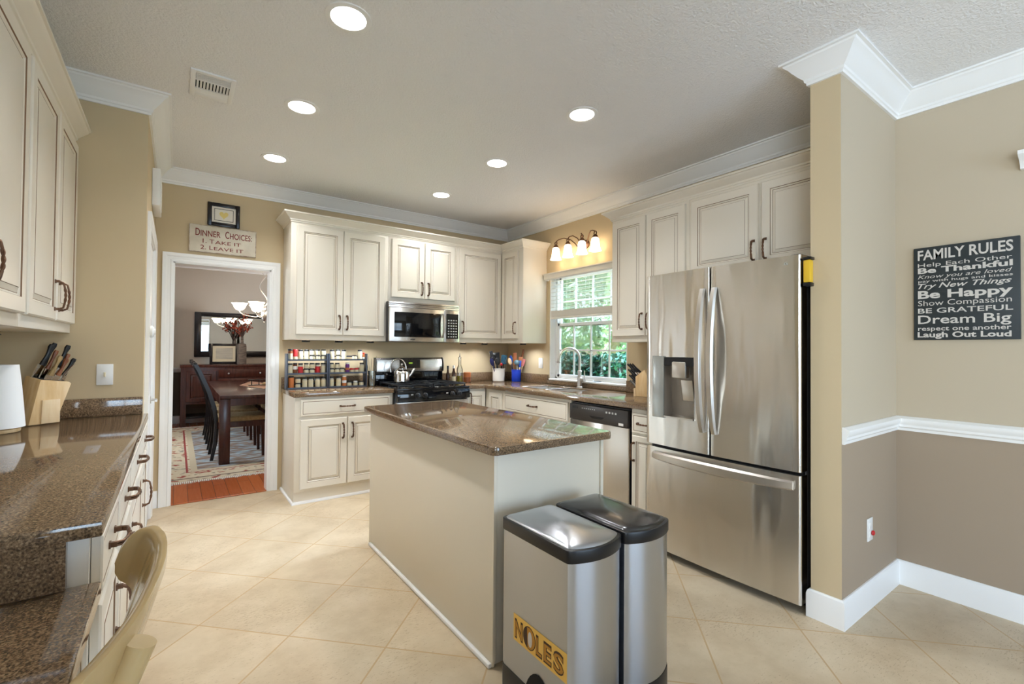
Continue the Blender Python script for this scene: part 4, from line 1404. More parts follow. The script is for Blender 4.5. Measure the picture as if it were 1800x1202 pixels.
# ------------------------------------------------------------------ ceiling lights and vent
ORD = {(0, 0): 'recessed ceiling light nearest the camera, at the top of the picture left of centre', (0, 1): 'recessed ceiling light beside the air vent, middle of the left row',
       (0, 2): 'recessed ceiling light above the dining doorway, far end of the left row', (1, 0): 'recessed ceiling light over the island front, nearest of the right row',
       (1, 1): 'recessed ceiling light in front of the sink window, middle of the right row', (1, 2): 'recessed ceiling light above the stove, far end of the right row'}
for i, x in enumerate((0.590, 2.000)):
    for j, y in enumerate((2.068, 3.005, 3.944)):
        t = thing('recessed_light', ORD[(i, j)], 'ceiling light', (x, y, ZC), 0, 'recessed ceiling lights')
        MB().lathe([(0.098, -0.0005), (0.096, -0.004), (0.076, -0.006), (0.074, -0.0045), (0.074, -0.0005)], (0, 0, 0), 32, cap=False).build('trim_ring', M['trim'], t)
        MB().lathe([(0.0735, -0.0035), (0.05, -0.0050), (0.02, -0.0058), (0.0, -0.006)], (0, 0, 0), 32, cap=False).build('lens', M['lens'], t)
        ld = bpy.data.lights.new('downlight_glow', 'AREA')
        ld.shape, ld.size, ld.energy, ld.color, ld.spread = 'DISK', 0.13, 6.1, (0.96, 0.98, 1.0), math.radians(124)
        lo = bpy.data.objects.new('downlight_glow', ld)
        COL.objects.link(lo)
        lo.parent = t
        lo.location = (0, 0, -0.008)
vt = thing('air_vent', 'white louvred air vent in the ceiling', 'vent', (0.14, 3.065, ZC))
b = MB().box(0.038, 0.062, 2.915, 3.215, ZC - 0.010, ZC - 0.0005).box(0.220, 0.242, 2.915, 3.215, ZC - 0.010, ZC - 0.0005).box(0.062, 0.220, 2.915, 2.945, ZC - 0.010, ZC - 0.0005).box(0.062, 0.220, 3.165, 3.215, ZC - 0.010, ZC - 0.0005).box(0.062, 0.220, 3.012, 3.020, ZC - 0.010, ZC - 0.0005)
b.build('frame', M['trim'], vt, world=True, bev=0.002)
MB().box(0.062, 0.220, 2.945, 3.165, ZC - 0.0025, ZC - 0.0008).build('duct', M['shadowgap'], vt, world=True)
for i in range(10):
    x = 0.072 + i * 0.0155
    b = MB().box(-0.005, 0.005, 3.021, 3.110, -0.001, 0.001)
    b.xf(Matrix.Translation((x, 0, ZC - 0.008)) @ Matrix.Rotation(0.5, 4, 'Y'))
    b.build('louvre', M['trim'], vt, world=True)
for i in range(5):
    y = 2.951 + i * 0.013
    MB().box(0.063, 0.219, y, y + 0.006, ZC - 0.009, ZC - 0.005).build('louvre', M['trim'], vt, world=True)
MB().box(0.062, 0.220, 3.112, 3.165, ZC - 0.009, ZC - 0.004).build('damper', M['trim'], vt, world=True)


# ------------------------------------------------------------------ signs, frame, switches
def rows_sign(parent, org, xd, W, H, rows, mtl, eps):
    for (txt, f0, f1, bold, shear, x0, x1) in rows:
        b = MB()
        cap = (f1 - f0) * H
        text_to(b, txt, Vector(org) + eps, xd, (0, 0, 1), x0 * W, x1 * W, H * (1 - f1), cap, bold, shear)
        b.build('lettering', mtl, parent, world=True, smooth=False)


sg = thing('wooden_sign', 'black square sign headed FAMILY RULES in white lettering', 'sign', (XR, 0.60, 1.368))
MB().box(XR - 0.020, XR - 0.001, 0.399, 0.801, 1.368, 1.872).build('board', M['sign_black'], sg, world=True, bev=0.002)
rows_sign(sg, (XR - 0.0206, 0.801, 1.368), (0, -1, 0), 0.402, 0.504, [
    ('FAMILY RULES', 0.030, 0.135, 0.02, 0, 0.045, 0.945), ('Help Each Other', 0.170, 0.212, 0.0, 0, 0.045, 0.935), ('Be Thankful', 0.222, 0.280, 0.03, 0, 0.045, 0.940),
    ('Know you are loved', 0.298, 0.338, 0.0, 0.3, 0.045, 0.935), ('pay with hugs and kisses', 0.352, 0.378, 0.006, 0, 0.05, 0.940), ('Try New Things', 0.392, 0.445, 0.012, 0.35, 0.045, 0.930),
    ('Be Happy', 0.470, 0.552, 0.03, 0, 0.045, 0.940), ('Show Compassion', 0.575, 0.632, 0.0, 0, 0.045, 0.930), ('BE GRATEFUL', 0.660, 0.712, 0.012, 0, 0.045, 0.940),
    ('Dream Big', 0.735, 0.825, 0.012, 0, 0.045, 0.925), ('respect one another', 0.853, 0.900, 0.012, 0, 0.045, 0.925), ('Laugh Out Loud', 0.915, 0.970, 0.03, 0, 0.04, 0.925)],
    M['sign_white'], Vector((-0.0002, 0, 0)))

sg = thing('wooden_sign', 'distressed cream DINNER CHOICES sign standing on the doorway casing', 'sign', (0.318, YB, 2.09))
MB().box(0.073, 0.563, YB - 0.018, YB - 0.002, 2.098, 2.322).build('board', M['sign_cream'], sg, world=True, bev=0.002)
b = MB().box(0.071, 0.0765, YB - 0.019, YB - 0.0015, 2.096, 2.324).box(0.5595, 0.565, YB - 0.019, YB - 0.0015, 2.096, 2.324).box(0.0765, 0.5595, YB - 0.019, YB - 0.0015, 2.096, 2.1005).box(0.0765, 0.5595, YB - 0.019, YB - 0.0015, 2.3195, 2.324)
b.build('worn_edge', mat('worn_edge_paint', (150, 128, 112), 0.8, vary=(30, (206, 196, 180), (1, 1, 1))), sg, world=True)
DCW, DCH = 0.490, 0.224
rows = [('D', 0.13, 0.40, 0.012, 0, 0.085, 0.150), ('INNER', 0.18, 0.40, 0.012, 0, 0.160, 0.450), ('C', 0.13, 0.40, 0.012, 0, 0.520, 0.580), ('HOICES:', 0.18, 0.40, 0.012, 0, 0.590, 0.930),
        ('1. T', 0.50, 0.66, 0.004, 0, 0.19, 0.36), ('AKE IT', 0.53, 0.66, 0.004, 0, 0.37, 0.76), ('2. L', 0.74, 0.90, 0.004, 0, 0.16, 0.34), ('EAVE IT', 0.77, 0.90, 0.004, 0, 0.355, 0.80)]
rows_sign(sg, (0.073, YB - 0.0186, 2.098), (1, 0, 0), DCW, DCH, rows, M['sign_red'], Vector((0, -0.0006, 0)))


def picture_frame(name, label, loc, x0, x1, z0, z1, y, w, fm, inner, group=None):
    t = thing(name, label, 'picture frame', loc, 0, group)
    b = MB()
    b.box(x0, x0 + w, y - 0.020, y, z0, z1).box(x1 - w, x1, y - 0.020, y, z0, z1).box(x0 + w, x1 - w, y - 0.020, y, z0, z0 + w).box(x0 + w, x1 - w, y - 0.020, y, z1 - w, z1)
    b.build('frame', fm, t, world=True, bev=0.004)
    return t


t = picture_frame('picture_frame', 'small black framed card hung above the DINNER CHOICES sign', (0.316, YB, 2.34), 0.197, 0.436, 2.332, 2.530, YB - 0.002, 0.032, M['black_wood'], None)
MB().box(0.229, 0.404, YB - 0.014, YB - 0.006, 2.364, 2.498).build('mat_board', M['matboard'], t, world=True)
b = MB()
for (x0, x1, z0, z1) in ((0.246, 0.387, 2.380, 2.3835), (0.246, 0.387, 2.4785, 2.482), (0.246, 0.2495, 2.3835, 2.4785), (0.3835, 0.387, 2.3835, 2.4785)):
    b.box(x0, x1, YB - 0.0152, YB - 0.0142, z0, z1)
b.build('inner_border', M['black_wood'], t, world=True)
hp = []
for i in range(24):
    a = 2 * PI * i / 24
    hp.append((0.316 + 0.0021 * 16 * math.sin(a) ** 3, 2.432 + 0.0022 * (13 * math.cos(a) - 5 * math.cos(2 * a) - 2 * math.cos(3 * a) - math.cos(4 * a))))
MB().prism([(p[0], p[1]) for p in hp], 1, YB - 0.0152, YB - 0.0142).build('heart', mat('pale_yellow_print', (228, 208, 130), 0.7), t, world=True, smooth=False)


def plate(mb, c, u, n, w=0.070, h=0.115, t=0.006):
    c, u, n = Vector(c), Vector(u), Vector(n)
    o = len(mb.v)
    mb.box(-w / 2, w / 2, -t, 0, -h / 2, h / 2)
    m = Matrix((u, -n, Z)).transposed().to_4x4()
    m.translation = c
    mb.xf(m, o)


def wall_plate(name, label, cat, c, u, n, kind):
    t = thing(name, label, cat, c)
    b = MB(); plate(b, (0, 0, 0), u, n); b.build('cover_plate', M['white'], t, bev=0.002)
    u, n = Vector(u), Vector(n)
    b = MB()
    if kind == 'switch':
        plate(b, n * 0.006, u, n, 0.009, 0.024, 0.010); b.build('toggle', M['ivory'], t, bev=0.001)
    elif kind == 'rocker':
        plate(b, n * 0.006, u, n, 0.032, 0.066, 0.003); b.build('rocker', M['white'], t, bev=0.001)
    else:
        for dz in (-0.020, 0.020):
            b2 = MB(); plate(b2, n * 0.006 + Z * dz, u, n, 0.034, 0.028, 0.002); b2.build('socket', M['white'], t, bev=0.001)
    return t


wall_plate('light_switch', 'white light switch on the beige wall above the left backsplash', 'switch', (-0.317, YS - 0.001, 1.141), (1, 0, 0), (0, -1, 0), 'switch')
o = wall_plate('wall_outlet', 'white outlet with a red plug cover below the chair rail', 'outlet', (2.90, SY0 - 0.001, 0.392), (1, 0, 0), (0, -1, 0), 'outlet')
MB().ball((0.012, -0.014, -0.018), (0.014, 0.008, 0.013), 14).build('plug_cover', M['red'], o, label='red plastic plug cover')
wall_plate('light_switch', 'white rocker switch on the wall right of the blue crock', 'switch', (XR - 0.001, 4.075, 1.145), (0, -1, 0), (-1, 0, 0), 'rocker')
t = wall_plate('wall_outlet', 'small white outlet low in the left side of the window recess', 'outlet', (3.362, WY1 - 0.0125, 1.056), (1, 0, 0), (0, -1, 0), 'outlet')
t.scale = (0.6, 1, 0.5)
t = thing('thermostat', 'round white dial on the pantry door casing', 'thermostat', (XP + 0.021, PD0 - 0.04, 1.385))
b = MB().lathe([(0.036, 0), (0.036, 0.012), (0.028, 0.018), (0.018, 0.020), (0.016, 0.026), (0.0, 0.027)], (0, 0, 0), 24)
b.xf(Matrix.Rotation(PI / 2, 4, 'Y')); b.build('dial', M['white'], t)
t = thing('door_chime', 'white rectangular chime box high on the wall above the pantry door', 'chime', (XP, 4.15, 2.4))
MB().box(XP + 0.001, XP + 0.045, 3.95, 4.32, 2.25, 2.50).build('cover', M['trim'], t, world=True, bev=0.004)
MB().box(XP + 0.0455, XP + 0.048, 3.98, 4.29, 2.28, 2.47).build('grille', M['trim'], t, world=True, bev=0.001)
# white ledge at the right edge
b = MB().moulding([(0, 2.190), (0.03, 2.190), (0.035, 2.205), (0.06, 2.225), (0.085, 2.235), (0.10, 2.245), (0.10, 2.262), (0, 2.262)], [(XR - 0.0015, 0.395), (XR - 0.0015, -0.6)])
tag(b.build('wall_shelf', M['trim'], bev=0.0), 'white moulded wall shelf cut off by the right picture edge', 'shelf')

# ------------------------------------------------------------------ trash cans
def can_outline(x0, x1, yb, yf, bul, r=0.02, inset=0.0):
    """plan outline, curved front (towards -Y) and slightly rounded corners"""
    x0 += inset; x1 -= inset; yb -= inset; yf += inset
    pts = []
    n = 14
    w = x1 - x0
    for i in range(n + 1):
        s = i / n
        x = x0 + r * 0.6 + (w - r * 1.2) * s
        pts.append((x, yf - bul * (1 - (2 * s - 1) ** 2)))
    pts += [(x1 - 0.002, yf + r * 0.45), (x1, yf + r)]
    pts += [(x1, yb - r), (x1 - r * 0.3, yb - r * 0.3), (x1 - r, yb), (x0 + r, yb), (x0 + r * 0.3, yb - r * 0.3), (x0, yb - r)]
    pts += [(x0, yf + r), (x0 + 0.002, yf + r * 0.45)]
    return pts


def trash_can(x0, x1, yf, yb, label, lid_mat):
    t = thing('trash_can', label, 'trash can', ((x0 + x1) / 2, (yf + yb) / 2, 0), 0, 'steel pedal bins')
    o = can_outline(x0, x1, yb, yf, 0.030)
    body = MB().prism(o, 2, 0.098, 0.606).build('body', M['steel_can'], t, world=True, ang=30)
    MB().prism(can_outline(x0, x1, yb, yf, 0.030, inset=-0.002), 2, 0.0, 0.0975).build('base', M['black'], t, world=True, ang=30, bev=0.003)
    MB().prism(can_outline(x0, x1, yb, yf, 0.030, inset=-0.004), 2, 0.6065, 0.650).build('rim', M['black'], t, world=True, ang=30, bev=0.004)
    # domed lid: rings shrinking upward over the rim
    b = MB()
    rings = [(0.006, 0.6505), (0.009, 0.655), (0.020, 0.659), (0.045, 0.665), (0.080, 0.670)]
    n = None
    for (ins, z) in rings:
        q = can_outline(x0, x1, yb, yf, 0.030 * (1 - ins * 4), inset=ins)
        n = len(q)
        for p in q:
            b.v.append(Vector((p[0], p[1], z)))
    for i in range(len(rings) - 1):
        for k in range(n):
            k2 = (k + 1) % n
            b.f.append([i * n + k, i * n + k2, (i + 1) * n + k2, (i + 1) * n + k]); b.m.append(0)
    b.f.append([(len(rings) - 1) * n + k for k in range(n)]); b.m.append(0)
    b.f.append([k for k in range(n)][::-1]); b.m.append(0)
    b.build('lid', lid_mat, t, world=True, ang=60)
    return t, body


t, body = trash_can(1.037, 1.287, 1.118, 1.500, 'left steel pedal bin with a NOLES sticker and bright flat lid', M['steel_can'])
pc = 1.268
pts = [(pc + 0.082 * math.cos(PI * i / 16), 0.02 + 0.150 * math.sin(PI * i / 16)) for i in range(17)]
MB().prism(pts, 0, 1.0335, 1.0365).build('pedal_recess', M['shadowgap'], t, world=True, smooth=False)
MB().box(1.005, 1.034, pc - 0.05, pc + 0.05, 0.02, 0.035).build('pedal', M['black'], t, world=True, bev=0.004)
trash_can(1.309, 1.557, 1.118, 1.500, 'right steel pedal bin with a dark domed lid', mat('dark_lid_metal', (92, 92, 94), 0.22, 1.0))
# sticker on the left bin
sx = 1.0365
t = thing('bumper_sticker', 'gold NOLES sticker on the side of the left steel bin', 'sticker', (sx, 1.27, 0.27))
W, H = 0.291, 0.096
MB().box(sx - 0.0012, sx - 0.0002, 1.125, 1.416, 0.2235, 0.3195).build('backing', M['gold'], t, world=True, smooth=False)
org = Vector((sx - 0.0015, 1.416, 0.2235))
for mtl, bold, off, nm in ((M['garnet'], 0.055, -0.0001, 'letter_outline'), (M['amber'], 0.012, -0.0005, 'letter_fill')):
    b = MB()
    for ch, x0, x1 in (('N', 0.03, 0.195), ('L', 0.455, 0.575), ('E', 0.60, 0.745), ('S', 0.775, 0.955)):
        g = 0.006 if bold < 0.03 else 0.0
        text_to(b, ch, org + Vector((off, 0, 0)), (0, -1, 0), (0, 0, 1), x0 * W + g / 2, x1 * W - g / 2, 0.16 * H + g * 0.3, 0.66 * H - g, bold, 0)
    b.build(nm, mtl, t, world=True, smooth=False)


def disc(cx, cz, rx, rz, x, n=28, a0=0, a1=2 * PI):
    return MB().prism([(1.416 - cx + rx * math.cos(a0 + (a1 - a0) * i / n), 0.2235 + cz + rz * math.sin(a0 + (a1 - a0) * i / n)) for i in range(n)], 0, x, x - 0.0003)


disc(0.325 * W, 0.5 * H, 0.036, 0.040, sx - 0.0013).build('emblem_ring', M['garnet'], t, world=True, smooth=False)
disc(0.325 * W, 0.5 * H, 0.033, 0.037, sx - 0.0017).build('emblem_field', M['amber'], t, world=True, smooth=False)
disc(0.325 * W, 0.5 * H, 0.033, 0.037, sx - 0.0021, 20, -PI * 0.42, PI * 0.42).build('emblem_crescent', M['garnet'], t, world=True, smooth=False)
disc(0.345 * W, 0.48 * H, 0.012, 0.027, sx - 0.0025).build('emblem_patch', M['sign_white'], t, world=True, smooth=False)

# ------------------------------------------------------------------ spice racks and jars
RY0, RY1 = 4.530, 4.625
SHZ = (CT + 0.004, 1.056, 1.180)


def spice_rack(x0, x1, label):
    t = thing('spice_rack', label, 'spice rack', ((x0 + x1) / 2, (RY0 + RY1) / 2, CT), 0, 'wire spice racks')
    for x in (x0, x1 - 0.012):
        MB().box(x, x + 0.012, RY0, RY1, CT + 0.0005, 1.242).build('side', M['rack'], t, world=True, bev=0.001)
    for z in SHZ:
        s = MB().box(x0 + 0.0125, x1 - 0.0125, RY0, RY1, z - 0.003, z).build('shelf', M['rack'], t, world=True)
        MB().box(x0 + 0.0125, x1 - 0.0125, RY0 - 0.001, RY0 + 0.003, z + 0.0003, z + 0.012).build('front_rail', M['rack'], s, world=True)
        MB().box(x0 + 0.0125, x1 - 0.0125, RY1 - 0.003, RY1, z + 0.03, z + 0.042).build('back_rail', M['rack'], s, world=True)
    return t


spice_rack(0.796, 1.152, 'left half of the dark metal spice racks, beside the doorway')
spice_rack(1.155, 1.518, 'right half of the dark metal spice racks, beside the knife jar')


def jar_proto(h, r, bodym, labm, lidm, lidh=0.013, lab=(0.12, 0.85), neck=True):
    t = thing('spice_jar', 'jar', 'jar', (0, 0, -5))
    hb = h - lidh
    pr = [(r * 0.92, 0), (r, 0.003), (r, hb * 0.86), (r * 0.86, hb * 0.97), (r * 0.86, hb)] if neck else [(r * 0.95, 0), (r, 0.003), (r, hb)]
    MB().lathe(pr, (0, 0, 0), 14).build('jar_body', bodym, t)
    MB().lathe([(r * 0.93, hb + 0.0004), (r * 0.95, hb + 0.002), (r * 0.95, h - 0.002), (r * 0.88, h)], (0, 0, 0), 14).build('lid', lidm, t)
    if labm:
        MB().lathe([(r + 0.0006, hb * lab[0]), (r + 0.0006, hb * lab[1])], (0, 0, 0), 14, cap=False).build('paper_label', labm, t)
    return t


JP = {
    'tall': jar_proto(0.098, 0.0212, M['jarglass'], M['labelpaper'], M['lidblk']),
    'short': jar_proto(0.049, 0.0212, M['jarglass'], M['labelpaper'], M['lidblk'], 0.010, (0.12, 0.88)),
    'dark': jar_proto(0.104, 0.0212, M['walnut'], M['labelpaper'], M['lidblk'], 0.016, (0.05, 0.72)),
    'redtall': jar_proto(0.100, 0.0212, M['red'], M['labelpaper'], M['red'], 0.030, (0.05, 0.5)),
    'redlab': jar_proto(0.098, 0.0215, M['jarglass'], M['red'], M['lidblk'], 0.014, (0.1, 0.8)),
    'pepper': jar_proto(0.100, 0.0185, M['walnut'], M['paper'], M['lidblk'], 0.014, (0.5, 0.85)),
    'purple': jar_proto(0.098, 0.0195, M['purple'], M['orange'], M['paper'], 0.012, (0.35, 0.6)),
    'tin': jar_proto(0.046, 0.0200, M['labelpaper'], None, M['red'], 0.016, neck=False),
    'orange': jar_proto(0.112, 0.0240, M['orange'], None, M['lidblk'], 0.012, neck=False),
    'shaker': jar_proto(0.106, 0.0210, M['orange'], M['paper'], M['paper'], 0.012, (0.4, 0.65)),
    'whitelid': jar_proto(0.052, 0.0205, M['jarglass'], M['labelpaper'], M['paper'], 0.012, (0.1, 0.85)),
    'slim': jar_proto(0.070, 0.0100, M['orange'], M['paper'], M['red'], 0.012, (0.1, 0.5)),
}
JD = {'tall': 'tall cream-labelled jar', 'short': 'short black-lidded jar', 'dark': 'dark glass bottle with cream label', 'redtall': 'red-capped red shaker',
      'redlab': 'glass jar with red label', 'pepper': 'brown pepper jar with white label', 'purple': 'purple bottle with white cap', 'tin': 'small cream tin with red lid',
      'orange': 'big orange spice bottle', 'shaker': 'orange spice shaker', 'whitelid': 'short jar with white lid', 'slim': 'slim red-topped bottle'}
NTH = ['first', 'second', 'third', 'fourth', 'fifth', 'sixth', 'seventh', 'eighth']
LAY = [
    ('top', 'left', 2, [('dark', .831), ('redtall', .872), ('tall', .919), ('tall', .968), ('short2', 1.018), ('short2', 1.067), ('short2', 1.117)]),
    ('top', 'right', 2, [('tall', 1.195), ('short2', 1.252), ('tall', 1.304), ('short', 1.402), ('tall', 1.456), ('slim', 1.493)]),
    ('middle', 'left', 1, [('tall', .832), ('pepper', .874), ('redlab', .919), ('short2', .968), ('short2', 1.018), ('redlab', 1.067), ('tall', 1.117)]),
    ('middle', 'right', 1, [('short2', 1.192), ('short2', 1.240), ('short', 1.289), ('purple', 1.339), ('tin', 1.382), ('tin', 1.427), ('tall', 1.476)]),
    ('bottom', 'left', 0, [('orange', .841), ('short2', .899), ('tall', .957), ('tall', 1.008), ('tall', 1.068), ('tall', 1.119)]),
    ('bottom', 'right', 0, [('tall', 1.191), ('tall', 1.256), ('shaker', 1.308), ('short', 1.358), ('whitelid', 1.418), ('short', 1.474)]),
]
for (shn, side, si, items) in LAY:
    for n, (k, x) in enumerate(items):
        z = SHZ[si] + 0.0006
        grp = 'spice jars on the racks'
        jy = 4.572 + random.uniform(-0.006, 0.006)
        spot = '%s from left, %s shelf of %s spice rack' % (NTH[n], shn, side)
        if k == 'short2':
            dup(JP['short'], (x, jy, z), random.uniform(0, 6), 'lower jar of stacked pair, ' + spot, grp)
            dup(JP['short'], (x + random.uniform(-.002, .002), jy, z + 0.0496), random.uniform(0, 6), 'upper jar of stacked pair, ' + spot, grp)
        else:
            dup(JP[k], (x, jy, z), random.uniform(0, 6), JD[k] + ', ' + spot, grp)
for p in JP.values():
    for c in kids(p):
        bpy.data.objects.remove(c)
    bpy.data.objects.remove(p)

# clear jar of knives beside the rack
t = thing('glass_jar', 'clear glass jar of steel knives left of the stove', 'jar', (1.572, 4.55, CT))
MB().lathe([(0.036, 0.0005), (0.038, 0.004), (0.038, 0.150), (0.036, 0.150), (0.036, 0.006), (0.0, 0.005)], (0, 0, 0), 20).build('jar_glass', M['glass'], t)
for i in range(7):
    a = i * 0.9
    x, y = 1.572 + 0.018 * math.cos(a), 4.55 + 0.018 * math.sin(a)
    lean = Vector((0.035 * math.cos(a * 1.3), 0.02 * math.sin(a), 0.0))
    hgt = 0.24 + 0.05 * (i % 3) / 2
    k = thing('table_knife', 'steel table knife, %s from the left in the glass jar beside the stove' % NTH[i], 'knife', (x, y, CT + 0.007), 0, 'steel cutlery in the glass jar')
    p0, p1 = Vector((0, 0, 0)), Vector((0, 0, hgt * 0.45)) + lean * 0.45
    p2 = Vector((0, 0, hgt)) + lean
    MB().rod(p0, p1, 0.0045, 8).build('handle', M['maple_pale'] if i % 3 == 0 else M['chrome'], k)
    MB().tube([p1, p1.lerp(p2, 0.7), p2], [0.006, 0.007, 0.003], 8, flat=0.2).build('blade', M['chrome'], k)

# bottles right of the stove
t = thing('sauce_bottle', 'small dark bottle with black cap right of the stove', 'bottle', (2.436, 4.600, CT))
MB().lathe([(0.018, 0.0005), (0.020, 0.004), (0.020, 0.095), (0.012, 0.120), (0.009, 0.150)], (0, 0, 0), 16).build('bottle_body', M['sauce'], t)
MB().lathe([(0.011, 0.1504), (0.011, 0.188)], (0, 0, 0), 14).build('cap', M['black'], t)
t = thing('sauce_bottle', 'slim brown bottle with pale label beside the olive oil', 'bottle', (2.490, 4.565, CT))
MB().lathe([(0.019, 0.0005), (0.021, 0.004), (0.021, 0.11), (0.012, 0.135), (0.010, 0.160)], (0, 0, 0), 16).build('bottle_body', M['sauce'], t)
MB().lathe([(0.0216, 0.015), (0.0216, 0.07)], (0, 0, 0), 16, cap=False).build('paper_label', M['labelpaper'], t)
MB().lathe([(0.012, 0.1604), (0.012, 0.190)], (0, 0, 0), 14).build('cap', M['paper'], t)
t = thing('oil_bottle', 'clear glass olive oil bottle with yellow oil in the bottom', 'bottle', (2.562, 4.560, CT))
MB().lathe([(0.032, 0.0005), (0.034, 0.004), (0.034, 0.150), (0.020, 0.185), (0.015, 0.200), (0.015, 0.270), (0.018, 0.272), (0.018, 0.282)], (0, 0, 0), 20).build('glass', M['glass'], t)
MB().lathe([(0.031, 0.006), (0.031, 0.075)], (0, 0, 0), 20).build('oil', M['oil'], t, label='yellow olive oil')
MB().lathe([(0.010, 0.2825), (0.006, 0.300), (0.004, 0.325)], (0, 0, 0), 12).build('pourer', M['chrome'], t)
t = thing('wooden_canister', 'round two-tone wooden canister right of the oil bottle', 'canister', (2.668, 4.575, CT))
MB().lathe([(0.040, 0.0005), (0.042, 0.003), (0.042, 0.058)], (0, 0, 0), 24).build('bowl', M['walnut'], t)
MB().lathe([(0.042, 0.0585), (0.042, 0.108), (0.038, 0.112)], (0, 0, 0), 24).build('lid', M['orangewood'], t)

# ------------------------------------------------------------------ utensil crocks
def crock(label, c, r, h, m):
    t = thing('utensil_crock', label, 'crock', c)
    MB().lathe([(r * 0.90, 0.0005), (r * 0.94, 0.004), (r * 0.97, h * 0.9), (r * 1.02, h * 0.92), (r * 1.02, h), (r * 0.93, h), (r * 0.90, h * 0.88), (r * 0.86, 0.012), (0, 0.010)], (0, 0, 0), 28).build('pot', m, t)
    return t


def utensil(label, cat, name, base, top, hm, head, headm, hr=0.006, hl=0.08, hw=0.05):
    """handle stands in the crock, head at the top"""
    base, top = Vector(base), Vector(top)
    d = (top - base).normalized()
    t = thing(name, label, cat, base, 0, 'utensils in the crocks')
    L = (top - base).length
    ph = d * (L - hl)
    MB().rod((0, 0, 0), ph, hr, 8).build('handle', hm, t)
    side = Vector((0.80, -0.60, 0))
    side = (side - d * side.dot(d)).normalized()
    nrm = d.cross(side)
    b = MB()
    if head == 'turner':
        b.box(-hw / 2, hw / 2, -0.002, 0.002, 0, hl)
        if hw > 0.045:
            b = MB()
            n = 4
            for i in range(n):
                x = -hw / 2 + hw * i / (n - 0.0)
                b.box(x, x + hw / n * 0.72, -0.002, 0.002, 0.012, hl - 0.012)
            b.box(-hw / 2, hw / 2, -0.002, 0.002, 0, 0.014).box(-hw / 2, hw / 2, -0.002, 0.002, hl - 0.014, hl)
    elif head == 'spoon':
        b.ball((0, 0, hl / 2), (hw / 2, 0.008, hl / 2), 14)
    elif head == 'ladle':
        b.ball((0, -0.01, hl / 2), (hw / 2, hw * 0.4, hl / 2), 14)
    elif head == 'handle':
        b.tube([(0, 0, 0), (0, 0, hl * 0.5), (0, 0, hl)], [hw * 0.35, hw * 0.5, hw * 0.42], 10)
    else:
        b.box(-hw / 2, hw / 2, -0.004, 0.004, 0, hl)
    m = Matrix((side, nrm, d)).transposed().to_4x4()
    m.translation = ph
    b.xf(m)
    b.build('head', headm, t, bev=0.0012 if head in ('turner', 'blade') else 0)
    return t


C1 = Vector((3.085, 4.56, CT))
C2 = Vector((3.222, 4.395, CT))
crock('white stoneware crock holding dark cooking utensils', C1, 0.074, 0.150, M['crock'])
crock('blue glazed crock holding wooden and coloured utensils', C2, 0.058, 0.140, M['blue'])
ut = [
    ('black angular turner leaning left out of the white crock', 'spatula', 'turner', (-.02, 0), (-.10, .02, .35), 'black', 'turner', 'black', 0.10, 0.040),
    ('navy spoon hanging out low on the left of the white crock', 'spoon', 'cooking_spoon', (-.03, -.01), (-.125, -.02, .27), 'navy', 'spoon', 'navy', 0.10, 0.045),
    ('wide black turner at the middle back of the white crock', 'spatula', 'turner', (0, .02), (-.005, .05, .335), 'black', 'blade', 'black', 0.10, 0.080),
    ('black ladle beside the wide turner in the white crock', 'ladle', 'ladle', (-.02, .02), (-.06, .04, .31), 'black', 'ladle', 'black', 0.08, 0.080),
    ('black pasta spoon left of centre in the white crock', 'spoon', 'cooking_spoon', (-.01, -.02), (-.045, -.03, .275), 'black', 'spoon', 'black', 0.09, 0.06),
    ('teal slotted turner on the right of the white crock', 'spatula', 'turner', (.03, -.02), (.055, -.04, .305), 'black', 'turner', 'teal', 0.105, 0.068),
    ('black spoon leaning right out of the white crock', 'spoon', 'cooking_spoon', (.03, .02), (.085, .01, .31), 'black', 'spoon', 'black', 0.09, 0.05),
    ('small red-tipped tool low in the white crock', 'spatula', 'scraper', (.0, -.04), (-.005, -.065, .215), 'black', 'spoon', 'red', 0.035, 0.030),
]
for (lab, cat, nm, bo, to, hm, head, hdm, hl, hw) in ut:
    utensil(lab, cat, nm, C1 + Vector((bo[0], bo[1], 0.02)), C1 + Vector(to), M[hm], head, M[hdm], 0.0055, hl, hw)
ut2 = [
    ('pale wooden spoon leaning left out of the blue crock', 'spoon', 'wooden_spoon', (-.02, .0), (-.085, .035, .275), 'chrome', 'spoon', 'maple_pale', 0.085, 0.046),
    ('blue plastic spoon near the left of the blue crock', 'spoon', 'cooking_spoon', (-.02, .02), (-.045, .055, .305), 'navy', 'spoon', 'bluepl', 0.095, 0.036),
    ('tall flat wooden spatula in the middle of the blue crock', 'spatula', 'wooden_spatula', (0, .02), (-.002, .03, .335), 'orangewood', 'blade', 'orangewood', 0.15, 0.042),
    ('thin wooden spoon at the back left of the blue crock', 'spoon', 'wooden_spoon', (-.01, .03), (-.035, .075, .31), 'orangewood', 'spoon', 'orangewood', 0.07, 0.034),
    ('slate blue ladle at the front of the blue crock', 'ladle', 'ladle', (0, -.03), (-.022, -.035, .255), 'paper', 'ladle', 'slate', 0.065, 0.070),
    ('bright blue scraper right of the slate ladle', 'spatula', 'scraper', (.015, -.02), (.028, -.04, .245), 'maple_pale', 'blade', 'bluepl', 0.08, 0.026),
    ('broad wooden turner on the right of the blue crock', 'spatula', 'wooden_spatula', (.02, 0), (.050, -.02, .285), 'orangewood', 'blade', 'orangewood', 0.10, 0.046),
    ('pink silicone scraper on the far right of the blue crock', 'spatula', 'scraper', (.03, -.01), (.078, -.045, .262), 'maple_pale', 'blade', 'pink', 0.085, 0.036),
    ('dark red-brown rolling handle leaning right above the blue crock', 'handle', 'wooden_masher', (.03, .02), (.085, -.025, .375), 'walnut', 'handle', 'walnut', 0.14, 0.026),
]
